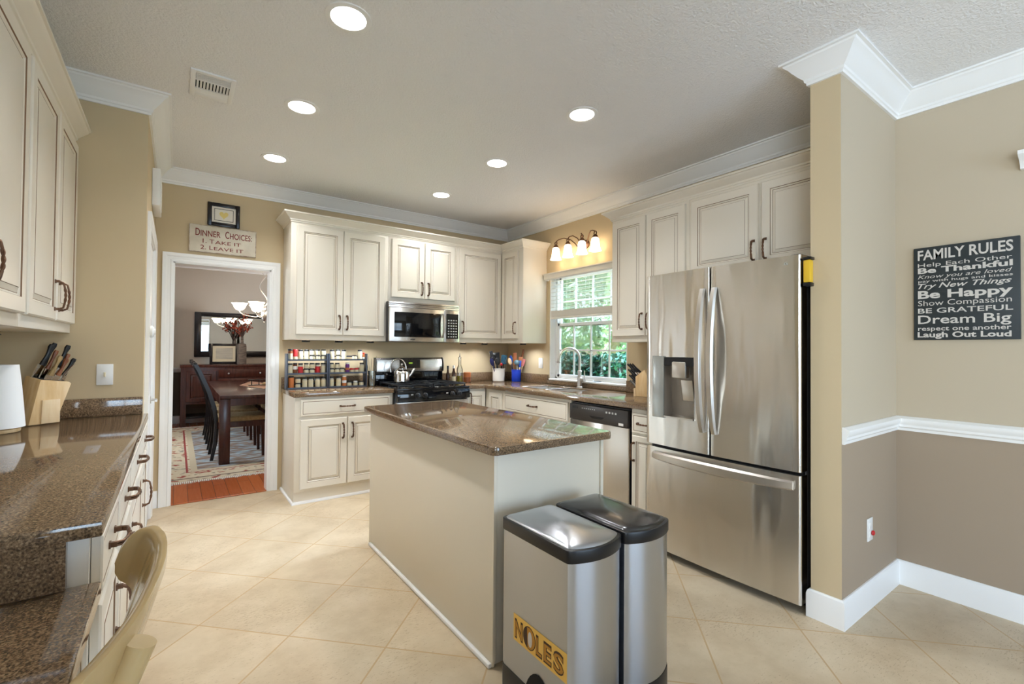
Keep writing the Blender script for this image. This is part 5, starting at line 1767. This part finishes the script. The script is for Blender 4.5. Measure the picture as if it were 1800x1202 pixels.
for (lab, cat, nm, bo, to, hm, head, hdm, hl, hw) in ut2:
    utensil(lab, cat, nm, C2 + Vector((bo[0], bo[1], 0.02)), C2 + Vector(to), M[hm], head, M[hdm], 0.0045, hl, hw)


# ------------------------------------------------------------------ knife blocks
def knife(label, loc, d, side, L, mh, w=0.020, bolster=True, group='knives in the maple block', blade=0.03, curve=0.0):
    """handle sticking out of a slot: loc on the slot, d = direction out"""
    d = Vector(d).normalized()
    side = Vector(side); side = (side - d * side.dot(d)).normalized()
    t = thing('kitchen_knife', label, 'knife', loc, 0, group)
    n = 8
    b = MB()
    nr = d.cross(side)
    for i in range(n + 1):
        s = i / n
        ww = w * (0.78 + 0.22 * math.cos(s * 2 * PI)) * (1.15 if s > 0.85 else 1.0) * (1.0 if s < 0.97 else 0.7)
        c = d * (blade + s * L) + side * curve * math.sin(PI * s)
        for a in range(8):
            an = 2 * PI * a / 8
            b.v.append(c + side * math.cos(an) * ww * 0.55 + nr * math.sin(an) * 0.0085)
    for i in range(n):
        for a in range(8):
            a2 = (a + 1) % 8
            b.f.append([i * 8 + a, i * 8 + a2, (i + 1) * 8 + a2, (i + 1) * 8 + a]); b.m.append(0)
    b.f.append(list(range(8))); b.m.append(0)
    b.f.append([n * 8 + a for a in range(8)]); b.m.append(0)
    b.build('handle', mh, t)
    if bolster:
        b = MB().box(-w * 0.75, w * 0.75, -0.0035, 0.0035, -0.012, blade + 0.001)
        m = Matrix((side, nr, d)).transposed().to_4x4()
        b.xf(m)
        b.build('blade', M['chrome'], t)
    return t


KB = Vector((-0.53, 3.177, 0.9155))              # near bottom corner of the block
kb = thing('knife_block', 'slanted maple knife block on the left counter', 'knife block', KB, 0)
ka = Vector((0.8, 0.6, 0))                       # along the side of the block
ks = Vector((-0.6, 0.8, 0))                      # across the block, away from the camera
KW = 0.115
prof = [(-0.045, 0.0), (0.075, 0.0), (0.075, 0.045), (0.122, 0.190), (0.112, 0.200), (0.0, 0.214), (-0.004, 0.208)]
b = MB()
n = len(prof)
for s_ in (0, KW):
    for (a, z) in prof:
        b.v.append(ka * a + ks * s_ + Z * (z + (0.018 * s_ / KW if z > 0.15 else 0)))
b.f += [list(range(n))[::-1], [n + i for i in range(n)]] + [[i, (i + 1) % n, (i + 1) % n + n, i + n] for i in range(n)]
b.m += [0] * (n + 2)
b.build('block', M['maple'], kb, bev=0.0015)
b = MB()
for s_ in (-0.006, -0.0003):
    for (a, z) in ((0.0, 0.002), (0.0745, 0.002), (0.0745, 0.116), (0.004, 0.116)):
        b.v.append(ka * a + ks * s_ + Z * z)
b.f += [[3, 2, 1, 0], [4, 5, 6, 7], [0, 1, 5, 4], [1, 2, 6, 5], [2, 3, 7, 6], [3, 0, 4, 7]]
b.m += [0] * 6
b.build('front_plate', M['maple_pale'], kb, bev=0.001, label='pale square wooden pad')


def slot(a, s_, up=0.0):          # point on the slotted top
    return ka * a + ks * s_ + Z * (0.214 - 0.125 * a + 0.018 * s_ / KW + up)


b = MB().add([slot(0.006, 0.012, 0.0012), slot(0.106, 0.012, 0.0012), slot(0.106, KW - 0.012, 0.0012), slot(0.006, KW - 0.012, 0.0012)], [(0, 1, 2, 3)])
b.build('slots', M['shadowgap'], kb, smooth=False)
kd = (ka * 0.30 + Z * 0.90 - ks * 0.04).normalized()
KN = [
    ('black riveted chef knife at the back left of the maple block', 0.020, 0.080, 0.110, 'black', 0.024, 0.062, 0.03),
    ('black knife behind the riveted chef knife in the maple block', 0.035, 0.100, 0.120, 'black', 0.022, 0.060, 0.06),
    ('black riveted knife standing highest on the right of the maple block', 0.072, 0.060, 0.120, 'black', 0.023, 0.060, 0.05),
    ('walnut handled knife between the two black riveted knives', 0.045, 0.075, 0.100, 'walnut', 0.019, 0.045, 0.04),
    ('pale olive wood handled knife at the front of the maple block', 0.045, 0.030, 0.105, 'olive_wood', 0.023, 0.018, 0.05),
    ('walnut handled steak knife on the right of the maple block', 0.090, 0.070, 0.090, 'walnut', 0.018, 0.045, 0.10),
    ('dark walnut handled knife at the front centre of the maple block', 0.070, 0.026, 0.090, 'walnut', 0.020, 0.022, 0.08),
    ('short black paring knife at the front right of the maple block', 0.098, 0.040, 0.095, 'black', 0.020, 0.024, 0.18),
]
for (lab, a_, s_, L, mh, w, bl_, ex) in KN:
    knife(lab, KB + slot(a_, s_, 0.0015), kd + ka * ex, ka, L, M[mh], w, True, blade=bl_)
t = thing('kitchen_scissors', 'silver scissor handle at the front of the maple block', 'scissors', KB + slot(0.086, 0.022, 0.0015))
MB().tube([kd * 0.0, kd * 0.045 + ka * 0.012, kd * 0.085 + ka * 0.030], [0.008, 0.011, 0.006], 10, flat=0.4).build('handle', M['nickel'], t)
MB().rod(kd * -0.005, kd * 0.01, 0.004, 8).build('blade', M['chrome'], t)

KB2 = Vector((3.12, 2.470, CT + 0.0005))
kb = thing('knife_block', 'small pale wooden knife block beside the fridge', 'knife block', KB2)
b = MB().prism([(0.06, 0.0), (-0.09, 0.0), (-0.09, 0.110), (-0.03, 0.22), (0.06, 0.16)], 0, -0.05, 0.05)
b.build('block', M['maple'], kb, bev=0.002)
b = MB().box(-0.051, 0.051, 0.061, 0.078, 0.0, 0.062)
b.build('front_plate', M['maple_pale'], kb)
for i in range(4):
    for j in range(3):
        knife('black handled knife, row %d from the top, %s across the block by the fridge' % (i + 1, ('left', 'centre', 'right')[j]), KB2 + Vector((-0.030 + 0.030 * j, 0.055 - 0.003 * i, 0.165 + 0.020 - 0.040 * i)) + Vector((0, 0.008, 0)), (-0.12, 0.72, 0.62), (1, 0, 0), 0.105 - 0.008 * i, M['black'] if i < 3 else M['grey_metal'], 0.012, True, 'knives in the small block by the fridge', 0.010)
# paper towel
pt = thing('paper_towel_roll', 'white paper towel roll on a wooden stand at the left edge', 'paper towel', (-0.640, 2.985, 0.9155))
MB().lathe([(0.078, 0), (0.080, 0.003), (0.080, 0.014), (0.074, 0.018), (0.0, 0.018)], (0, 0, 0), 28).build('stand', M['maple'], pt)
MB().rod((0, 0, 0.018), (0, 0, 0.325), 0.008, 10).build('post', M['maple'], pt)
MB().lathe([(0.020, 0.020), (0.094, 0.021), (0.088, 0.10), (0.080, 0.20), (0.070, 0.296), (0.020, 0.298)], (0, 0, 0), 32).build('roll', M['paper'], pt, ang=50)
# cord under the left cabinet
b = MB()
pts = [(-0.655, 2.0 + 0.10 * i, 1.352 + 0.006 * math.sin(i * 2.1)) for i in range(12)]
b.tube(pts, 0.004, 6)
b.box(-0.665, -0.640, 2.72, 2.78, 1.345, 1.364)
tag(b.build('power_cord', M['black']), 'black cord stapled under the left wall cabinet', 'cord')

# ------------------------------------------------------------------ beige chair at the desk
ch = thing('wooden_chair', 'beige painted wooden chair with a curved back rail in the foreground', 'chair', (-0.30, 1.05, 0))


def rail_board(pts, zc, hs, th, lean):
    """board following plan points, height per point, thick rounded top"""
    b = MB()
    n = len(pts)
    for i, (x, y) in enumerate(pts):
        a = Vector(pts[max(i - 1, 0)] + (0,)); c = Vector(pts[min(i + 1, n - 1)] + (0,))
        d = (c - a).normalized()
        nr = Vector((d.y, -d.x, 0))
        h = hs[i]
        ring = [(-0.45, -1.0), (0.45, -1.0), (0.5, -0.6), (0.5, 0.55), (0.48, 0.82), (0.25, 0.97), (-0.25, 0.97), (-0.48, 0.82), (-0.5, 0.55), (-0.5, -0.6)]
        for (u, v) in ring:
            z = zc[i] + v * h / 2
            b.v.append(Vector((x, y, z)) + nr * u * th + Vector((lean * (z - 0.85), 0, 0)))
    k = 10
    for i in range(n - 1):
        for a in range(k):
            a2 = (a + 1) % k
            b.f.append([i * k + a, i * k + a2, (i + 1) * k + a2, (i + 1) * k + a]); b.m.append(0)
    b.f.append(list(range(k))); b.m.append(0)
    b.f.append([(n - 1) * k + a for a in range(k)]); b.m.append(0)
    return b


def catmull(ps, n=5):
    out = []
    for i in range(len(ps) - 1):
        p0, p1, p2, p3 = ps[max(i - 1, 0)], ps[i], ps[i + 1], ps[min(i + 2, len(ps) - 1)]
        for k in range(n):
            t = k / n
            out.append(tuple(0.5 * (2 * b_ + (c_ - a_) * t + (2 * a_ - 5 * b_ + 4 * c_ - d_) * t * t + (3 * b_ - a_ - 3 * c_ + d_) * t ** 3) for a_, b_, c_, d_ in zip(p0, p1, p2, p3)))
    return out + [tuple(ps[-1])]


rp = [(-0.170, 0.705, 0.030), (-0.162, 0.706, 0.060), (-0.140, 0.718, 0.092), (-0.108, 0.762, 0.106), (-0.082, 0.830, 0.200), (-0.056, 0.925, 0.250), (-0.039, 1.030, 0.255), (-0.030, 1.120, 0.255), (-0.028, 1.205, 0.250), (-0.031, 1.240, 0.230), (-0.034, 1.270, 0.125), (-0.048, 1.325, 0.116), (-0.068, 1.348, 0.104), (-0.084, 1.354, 0.076), (-0.094, 1.355, 0.030)]
rp = catmull(rp)
rail_board([(p[0], p[1]) for p in rp], [0.838 if p[2] < 0.116 else 0.896 - p[2] / 2 for p in rp], [p[2] for p in rp], 0.026, 0.30).build('crest_rail', M['chair_paint'], ch, world=True, ang=60, bev=0.0)
for near, y, y2 in ((1, 0.880, 0.86), (0, 1.215, 1.22)):
    top = [(-0.075, y, 0.765), (-0.036, y, 0.866)] if near else [(-0.108, y, 0.640), (-0.098, y, 0.668)]
    b = MB().tube([(-0.190, y2, 0.40), (-0.125, y2, 0.60)] + top, [0.021, 0.022, 0.0215, 0.021], 28)
    b.build('back_post', M['chair_paint'], ch, world=True)
    MB().tube([(-0.19, y2, 0.43), (-0.14, y2, 0.0)], [0.022, 0.018], 16).build('leg', M['chair_paint'], ch, world=True)
    MB().tube([(-0.56, y2, 0.43), (-0.60, y2, 0.0)], [0.022, 0.018], 16).build('leg', M['chair_paint'], ch, world=True)
b = MB().prism(rounded_rect(-0.62, -0.16, 0.83, 1.28, 0.07), 2, 0.43, 0.462)
b.build('seat', M['chair_paint'], ch, world=True, bev=0.008)
for y in (0.97, 1.045, 1.12):
    MB().tube([(-0.185, y, 0.455), (-0.112 + 0.10 * (y - 0.97), y, 0.660)], 0.010, 12).build('spindle', M['chair_paint'], ch, world=True)
MB().tube([(-0.165, 0.86, 0.2), (-0.165, 1.22, 0.2)], 0.011, 10).build('stretcher', M['chair_paint'], ch, world=True)
MB().tube([(-0.58, 0.86, 0.2), (-0.58, 1.22, 0.2)], 0.011, 10).build('stretcher', M['chair_paint'], ch, world=True)
MB().ball((-0.066, 1.340, 0.835), 0.007, 12).build('screw_plug', M['chair_paint'], ch, world=True)

# ------------------------------------------------------------------ dining room
rug = MB().box(-1.20, 1.20, -1.80, 1.80, 0, 0.008).build('rug', M['rug'], loc=(0.95, 7.26, 0.001))
tag(rug, 'patterned oriental rug with a cream border under the dining table', 'rug')
b = MB()
for s in (-1, 1):
    for i in range(150):
        x = -1.19 + 2.37 * i / 149
        b.box(x, x + 0.011, s * 1.801, s * (1.801 + 0.05 + random.uniform(0, 0.03)), 0.0005, 0.006)
b.build('fringe', M['fringe'], rug, kind='stuff', label='white cotton fringe')
tb = thing('dining_table', 'dark espresso rectangular dining table in the next room', 'table', (0.93, 7.35, 0.01))
TX0, TX1, TY0, TY1 = 0.395, 1.465, 6.00, 8.68
MB().box(TX0, TX1, TY0, TY1, 0.722, 0.76).build('tabletop', M['espresso'], tb, world=True, bev=0.004)
b = MB().box(TX0 + 0.01, TX1 - 0.01, TY0 + 0.01, TY0 + 0.035, 0.645, 0.7215).box(TX0 + 0.01, TX1 - 0.01, TY1 - 0.035, TY1 - 0.01, 0.645, 0.7215).box(TX0 + 0.01, TX0 + 0.035, TY0 + 0.035, TY1 - 0.035, 0.645, 0.7215).box(TX1 - 0.035, TX1 - 0.01, TY0 + 0.035, TY1 - 0.035, 0.645, 0.7215)
b.build('apron', M['espresso'], tb, world=True)
for x in (TX0, TX1 - 0.1):
    for y in (TY0, TY1 - 0.1):
        MB().box(x - 0.002, x + 0.102, y - 0.002, y + 0.102, 0.0095, 0.7215).build('leg', M['espresso'], tb, world=True, bev=0.004)


def dining_chair():
    """local: faces +x, rear legs at x=0"""
    t = thing('dining_chair', 'x', 'chair', (0, 0, 0.0095), 0, 'espresso dining chairs')
    for y in (-0.20, 0.20):
        pts = [(-0.02, y, 0.0), (0.015, y, 0.20), (0.025, y, 0.42), (0.0, y, 0.60), (-0.06, y, 0.80), (-0.15, y, 1.02), (-0.185, y, 1.09)]
        b = MB()
        n = len(pts)
        for i, p in enumerate(pts):
            w = 0.021 if i > 0 else 0.016
            for (a, c) in ((-1, -1), (1, -1), (1, 1), (-1, 1)):
                b.v.append(Vector((p[0] + a * w, p[1] + c * 0.014, p[2])))
        for i in range(n - 1):
            for k in range(4):
                k2 = (k + 1) % 4
                b.f.append([i * 4 + k, i * 4 + k2, (i + 1) * 4 + k2, (i + 1) * 4 + k]); b.m.append(0)
        b.f.append([0, 1, 2, 3]); b.f.append([(n - 1) * 4 + k for k in range(4)]); b.m += [0, 0]
        b.build('rear_leg', M['black_wood'], t)
        MB().add([(0.47, y - 0.02, 0.40), (0.51, y - 0.02, 0.40), (0.51, y + 0.02, 0.40), (0.47, y + 0.02, 0.40), (0.485, y - 0.014, 0), (0.513, y - 0.014, 0), (0.513, y + 0.014, 0), (0.485, y + 0.014, 0)],
                 [(0, 1, 2, 3), (4, 7, 6, 5), (0, 4, 5, 1), (1, 5, 6, 2), (2, 6, 7, 3), (3, 7, 4, 0)]).build('front_leg', M['espresso'], t)
    MB().box(0.03, 0.50, -0.215, -0.185, 0.36, 0.425).box(0.03, 0.50, 0.185, 0.215, 0.36, 0.425).box(0.47, 0.505, -0.185, 0.185, 0.36, 0.425).build('seat_rail', M['espresso'], t)
    b = MB().prism(rounded_rect(0.03, 0.53, -0.225, 0.225, 0.03), 2, 0.426, 0.485)
    b.build('cushion', M['seat_fabric'], t, bev=0.018, bseg=3, label='tan woven seat cushion')
    b = MB().box(-0.205, -0.165, -0.19, 0.19, 1.055, 1.105)
    b.build('top_rail', M['black_wood'], t, bev=0.008)
    b = MB()
    for y in (-0.12, -0.06, 0.0, 0.06, 0.12):
        b.tube([(0.0, y, 0.58), (-0.06, y, 0.80), (-0.15, y, 1.02), (-0.18, y, 1.07)], [0.010] * 4, 6)
    b.box(-0.01, 0.012, -0.19, 0.19, 0.55, 0.60)
    b.build('back_splat', M['black_wood'], t)
    return t


dc = dining_chair()
SP = [(0.36, 6.47, 0, 'nearest dining chair on the left side of the dark table'), (0.36, 7.18, 0, 'second dining chair back along the left side of the dark table'),
      (0.36, 7.95, 0, 'farthest dining chair on the left side of the dark table'), (1.52, 6.60, PI, 'nearest dining chair on the right side of the dark table'),
      (1.52, 7.30, PI, 'middle dining chair on the right side of the dark table'), (1.52, 8.00, PI, 'farthest dining chair on the right side of the dark table')]
for i, (x, y, r, lab) in enumerate(SP):
    if i == 0:
        dc.location = (x, y, 0.0095); dc['label'] = lab
    else:
        dup(dc, (x, y, 0.0095), r, lab)
# runner and centrepiece
rn = MB().add([(0.93, 6.78, 0.7606), (1.18, 7.35, 0.7606), (0.95, 8.32, 0.7606), (0.72, 7.50, 0.7606), (0.93, 6.78, 0.7630), (1.18, 7.35, 0.7630), (0.95, 8.32, 0.7630), (0.72, 7.50, 0.7630)],
              [(3, 2, 1, 0), (4, 5, 6, 7), (0, 1, 5, 4), (1, 2, 6, 5), (2, 3, 7, 6), (3, 0, 4, 7)]).build('table_runner', mat('runner_cloth', (178, 148, 112), 0.9, vary=(12, (120, 70, 62), (1, 1, 1))))
tag(rn, 'tan and maroon runner laid across the dark dining table', 'table runner')
cp = thing('centrepiece', 'dark metal candle centrepiece on the table runner', 'centrepiece', (0.95, 7.40, 0.7632))
MB().box(-0.13, 0.13, -0.05, 0.05, 0, 0.008).build('base', M['black'], cp)
for x in (-0.09, 0.0, 0.09):
    c = MB().rod((x, 0, 0.008), (x, 0, 0.075), 0.006, 8).lathe([(0.04, 0.075), (0.045, 0.083)], (x, 0, 0), 14).build('candle_cup', M['black'], cp)
MB().lathe([(0.035, 0.008), (0.04, 0.03), (0.01, 0.045)], (0.06, -0.09, 0), 12).build('dried_flower', M['seat_fabric'], cp)

# sideboard
sb = thing('sideboard', 'dark espresso sideboard against the far dining wall', 'sideboard', (0.85, 9.38, 0))
BX0, BX1, BY = 0.05, 1.75, 9.15
b = MB().box(BX0, BX1, BY, 9.60, 0.955, 1.0)
b.build('top', M['espresso'], sb, world=True, bev=0.005)
MB().box(BX0 + 0.02, BX1 - 0.02, BY + 0.012, 9.59, 0.36, 0.9545).build('carcass', M['espresso'], sb, world=True)
for x in (BX0 + 0.02, BX1 - 0.09):
    for y in (BY + 0.01, 9.52):
        MB().box(x - 0.004, x + 0.07, y, y + 0.07, 0, 0.9540).build('leg', M['espresso'], sb, world=True)
MB().box(BX0 + 0.02, BX1 - 0.02, BY + 0.02, 9.58, 0.13, 0.165).build('low_shelf', M['black_wood'], sb, world=True)
for x0, x1 in ((0.135, 0.545), (1.36, 1.70)):
    d_ = front_panel(x1 - x0, 0.50).build('door', [M['espresso'], M['black_wood']], sb, loc=(x0 - 0.85, BY + 0.010 - 9.38, 0.40), ang=15)
    MB().ball((0.06 if x0 > 1 else x1 - x0 - 0.06, -0.03, 0.30), 0.012, 10).build('knob', M['nickel'], d_)
for z0, z1 in ((0.785, 0.915), (0.60, 0.765), (0.40, 0.58)):
    d_ = MB().box(0.575, 1.335, BY - 0.008, BY + 0.0115, z0, z1).build('drawer', M['espresso'], sb, world=True, bev=0.004)
    for x in (0.72, 1.19):
        MB().ball((x, BY - 0.022, (z0 + z1) / 2), 0.014, 10).build('knob', M['nickel'], d_, world=True)
# mirror
mr = thing('wall_mirror', 'wide black framed mirror above the sideboard', 'mirror', (0.85, YD, 1.12))
mx0, mx1, mz0, mz1 = 0.245, 1.90, 1.12, 1.89
b = MB()
for (a0, a1, c0, c1) in ((mx0, mx0 + 0.10, mz0, mz1), (mx1 - 0.10, mx1, mz0, mz1), (mx0 + 0.10, mx1 - 0.10, mz0, mz0 + 0.10), (mx0 + 0.10, mx1 - 0.10, mz1 - 0.075, mz1)):
    b.box(a0, a1, YD - 0.035, YD - 0.002, c0, c1)
b.build('frame', M['black_wood'], mr, world=True, bev=0.008)
MB().box(mx0 + 0.095, mx1 - 0.095, YD - 0.016, YD - 0.010, mz0 + 0.095, mz1 - 0.070).build('glass', M['mirror'], mr, world=True, smooth=False)
# frame on the sideboard
t = picture_frame('picture_frame', 'dark framed aged document propped on the sideboard', (0.66, 9.38, 1.0), 0.458, 0.876, 1.0015, 1.352, 9.40, 0.042, M['black_wood'], None)
MB().box(0.50, 0.834, 9.384, 9.392, 1.043, 1.311).build('mat_board', M['parch'], t, world=True)
MB().box(0.545, 0.795, 9.3826, 9.3838, 1.085, 1.275).build('document', mat('document_print', (150, 142, 130), 0.8, vary=(1.0, (184, 172, 150), (4, 4, 160))), t, world=True)
# vases with dried berries
for (x, y, s, lab, ttl) in ((0.925, 9.33, 1.0, 'square textured stone vase in front of the mirror', 'dried red berry twigs in the front stone vase'),
                            (0.835, 9.53, 0.86, 'smaller dark textured vase half hidden by the propped frame', 'dried red berry twigs in the half hidden vase')):
    t = thing('vase', lab, 'vase', (x, y, 1.0005), 0.1)
    b = MB().lathe([(0.085, 0), (0.088, 0.01), (0.085, 0.30 * s), (0.075, 0.345 * s), (0.032, 0.362 * s), (0.026, 0.47 * s), (0.030, 0.475 * s)], (0, 0, 0), 4)
    b.xf(Matrix.Rotation(PI / 4, 4, 'Z') @ Matrix.Scale(0.92, 4, X))
    b.build('vase_body', M['vase'], t, bev=0.004)
    f = thing('dried_stems', ttl, 'dried flowers', (x, y, 1.0 + 0.45 * s))
    rnd = random.Random(int(x * 1000))
    bt, bb_ = MB(), MB()
    for i in range(12):
        a = rnd.uniform(0, 2 * PI)
        rr = rnd.uniform(0.05, 0.24)
        hh = rnd.uniform(0.12, 0.42)
        e = Vector((rr * math.cos(a), rr * 0.5 * math.sin(a), hh))
        bt.tube([(0, 0, 0), e * 0.5 + Vector((0, 0, 0.05)), e], [0.005, 0.004, 0.002], 5)
        for k in range(7):
            p = e * rnd.uniform(0.7, 1.0) + Vector((rnd.uniform(-.03, .03), rnd.uniform(-.03, .03), rnd.uniform(-.02, .04)))
            bb_.ball(p, rnd.uniform(0.009, 0.016), 6)
    bt.build('twigs', M['twig'], f)
    bb_.build('berries', M['berry'], f, kind='stuff')
# chandelier
cl = thing('chandelier', 'silver chandelier with glowing upturned bowl shades over the dining table', 'chandelier', (1.0, 7.40, 1.64))
CZ = 1.64
b = MB().lathe([(0.004, 0), (0.012, 0.008), (0.010, 0.018), (0.020, 0.03), (0.040, 0.075), (0.046, 0.120), (0.034, 0.165), (0.018, 0.18), (0.022, 0.21), (0.012, 0.23)], (0, 0, 0), 20)
b.build('hub', M['nickel'], cl)
pts = []
for i in range(30):
    s = i / 29
    pts.append((0.055 * math.sin(s * 2 * PI) * (1 - 0.4 * s) - 0.02 * math.sin(PI * s), 0, 0.225 + 0.40 * s))
pts += [(0.02, 0, 0.655), (0.04, 0, 0.62), (0.045, 0, 0.57)]
MB().tube(pts, 0.009, 8).build('stem', M['nickel'], cl)
b = MB()
for a0, a1 in (((0, 0), (0.035, 0.05)), ((0.035, 0.05), (0, 0.10)), ((0, 0.10), (-0.035, 0.05)), ((-0.035, 0.05), (0, 0))):
    b.rod((a0[0], 0, 0.66 + a0[1]), (a1[0], 0, 0.66 + a1[1]), 0.005, 6)
b.build('loop', M['nickel'], cl)
b = MB()
for i in range(10):
    z = 0.765 + i * 0.034
    p2 = [(0.010 * math.cos(k * PI / 3) * (1 if i % 2 else 0.15), 0.010 * math.cos(k * PI / 3) * (0.15 if i % 2 else 1), z + 0.020 * math.sin(k * PI / 3)) for k in range(7)]
    b.tube(p2, 0.0025, 5)
b.build('chain', M['nickel'], cl)
MB().lathe([(0.065, ZC - CZ - 0.0005), (0.06, ZC - CZ - 0.02), (0.02, ZC - CZ - 0.035)], (0, 0, 0), 20).build('canopy', M['nickel'], cl)
for k in range(5):
    a = 2 * PI * k / 5 + 0.5
    ca, sa = math.cos(a), math.sin(a)
    R_ = 0.30
    arm = MB().tube([(0.035 * ca, 0.035 * sa, 0.10), (0.10 * ca, 0.10 * sa, 0.075), (0.18 * ca, 0.18 * sa, 0.085), (0.26 * ca, 0.26 * sa, 0.105), (R_ * ca, R_ * sa, 0.135), (R_ * ca, R_ * sa, 0.165)], 0.008, 8).build('arm', M['nickel'], cl)
    MB().lathe([(0.022, 0.165), (0.045, 0.175), (0.066, 0.200), (0.078, 0.235), (0.100, 0.262), (0.098, 0.262), (0.074, 0.238), (0.060, 0.205), (0.03, 0.18)], (R_ * ca, R_ * sa, 0), 22, cap=False).build('bowl_shade', M['shade2'], arm)
# tall dark cabinet edge by the left of the doorway
b = MB().box(-0.42, -0.045, 9.28, 9.62, 0.0, 1.95)
tag(b.build('tall_cabinet', M['black_wood'], bev=0.004), 'tall black cabinet half hidden behind the left door casing', 'cabinet')

# ------------------------------------------------------------------ outside the window
struct(MB().box(3.62, 40, -14, 30, -0.32, -0.22), 'ground', M['grass'], smooth=False)
struct(MB().box(-40, -2.0, -14, 30, -0.32, -0.22).box(-2.0, 3.62, -14, -3.3, -0.32, -0.22), 'ground_rear', M['neutral_ground'], smooth=False)


def leaves(b, c, r, n, size, rnd, shell=0.55):
    for _ in range(n):
        d = Vector((rnd.gauss(0, 1), rnd.gauss(0, 1), rnd.gauss(0, 1))).normalized()
        q = rnd.uniform(shell, 1.0)
        p = Vector((c[0] + d.x * r[0] * q, c[1] + d.y * r[1] * q, c[2] + d.z * r[2] * q))
        a = Vector((rnd.gauss(0, 1), rnd.gauss(0, 1), rnd.gauss(0, 1))).normalized()
        e = a.cross(d + Vector((0.01, 0.02, 0.3))).normalized()
        s = size * rnd.uniform(0.6, 1.3)
        b.add([p - a * s, p - e * s * 0.5, p + a * s, p + e * s * 0.5], [(0, 1, 2, 3)])


rnd = random.Random(3)
hd = thing('hedge', 'dark green clipped hedge outside the kitchen window', 'hedge', (8.0, 7.5, -0.22))
b = MB()
for i in range(9000):
    y = rnd.uniform(2.0, 14.0)
    f = rnd.random()
    if f < 0.62:
        p = Vector((7.4 + rnd.uniform(-0.06, 0.12), y, rnd.uniform(-0.2, 1.14 + 0.05 * math.sin(y * 3))))
    else:
        p = Vector((rnd.uniform(7.4, 8.4), y, 1.12 + 0.05 * math.sin(y * 3) + rnd.uniform(-0.08, 0.07)))
    a = Vector((rnd.gauss(0, 1), rnd.gauss(0, 1), rnd.gauss(0, 1))).normalized()
    e = a.cross(Vector((rnd.gauss(0, 1), 0.3, 1))).normalized()
    s = rnd.uniform(0.04, 0.075)
    b.add([p - a * s, p - e * s * 0.5, p + a * s, p + e * s * 0.5], [(0, 1, 2, 3)])
b.build('foliage', M['hedge'], hd, world=True, smooth=False)
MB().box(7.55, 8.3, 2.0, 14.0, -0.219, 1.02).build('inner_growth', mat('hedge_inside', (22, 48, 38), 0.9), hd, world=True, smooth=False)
TR = [(12.2, 10.9, 7.5, 'pale trunked leafy tree close behind the hedge, in the right window panes'), (11.3, 15.4, 7.5, 'leafy tree close behind the hedge at the left edge of the window'),
      (17.6, 14.6, 8.5, 'leafy tree in the second row behind the hedge, right of centre'), (16.6, 19.9, 8.5, 'leafy tree in the second row behind the hedge, left of centre'),
      (22.4, 19.2, 9.5, 'distant leafy tree in the centre of the window'), (22.8, 24.4, 9.5, 'most distant leafy tree, left of the window centre')]
for (x, y, h, lab) in TR:
    t = thing('leafy_tree', lab, 'tree', (x, y, -0.22), 0, 'trees beyond the hedge')
    b = MB().tube([(0, 0, 0), (0.05, 0.05, h * 0.3), (-0.05, 0, h * 0.6), (0.05, 0.02, h * 0.9)], [0.20, 0.16, 0.11, 0.04], 12)
    for k in range(6):
        a = k * 1.1
        z = h * (0.3 + 0.08 * k)
        b.tube([(0, 0, z), (0.8 * math.cos(a), 0.8 * math.sin(a), z + 0.6), (1.5 * math.cos(a), 1.5 * math.sin(a), z + 1.0)], [0.07, 0.05, 0.02], 6)
    b.build('trunk', M['bark'], t)
    b = MB()
    for k in range(9):
        a = k * 2.4
        leaves(b, (0.85 * math.cos(a), 0.85 * math.sin(a), h * (0.20 + 0.085 * k)), (1.3, 1.3, 0.95), 430, 0.14, rnd, 0.15)
    b.build('crown', M['leaf'], t, smooth=False)

SC.cycles.max_bounces = 9
SC.cycles.diffuse_bounces = 5
SC.cycles.glossy_bounces = 4
SC.cycles.transparent_max_bounces = 12
SC.cycles.sample_clamp_indirect = 6.0
SC.cycles.caustics_reflective = False
SC.cycles.caustics_refractive = False
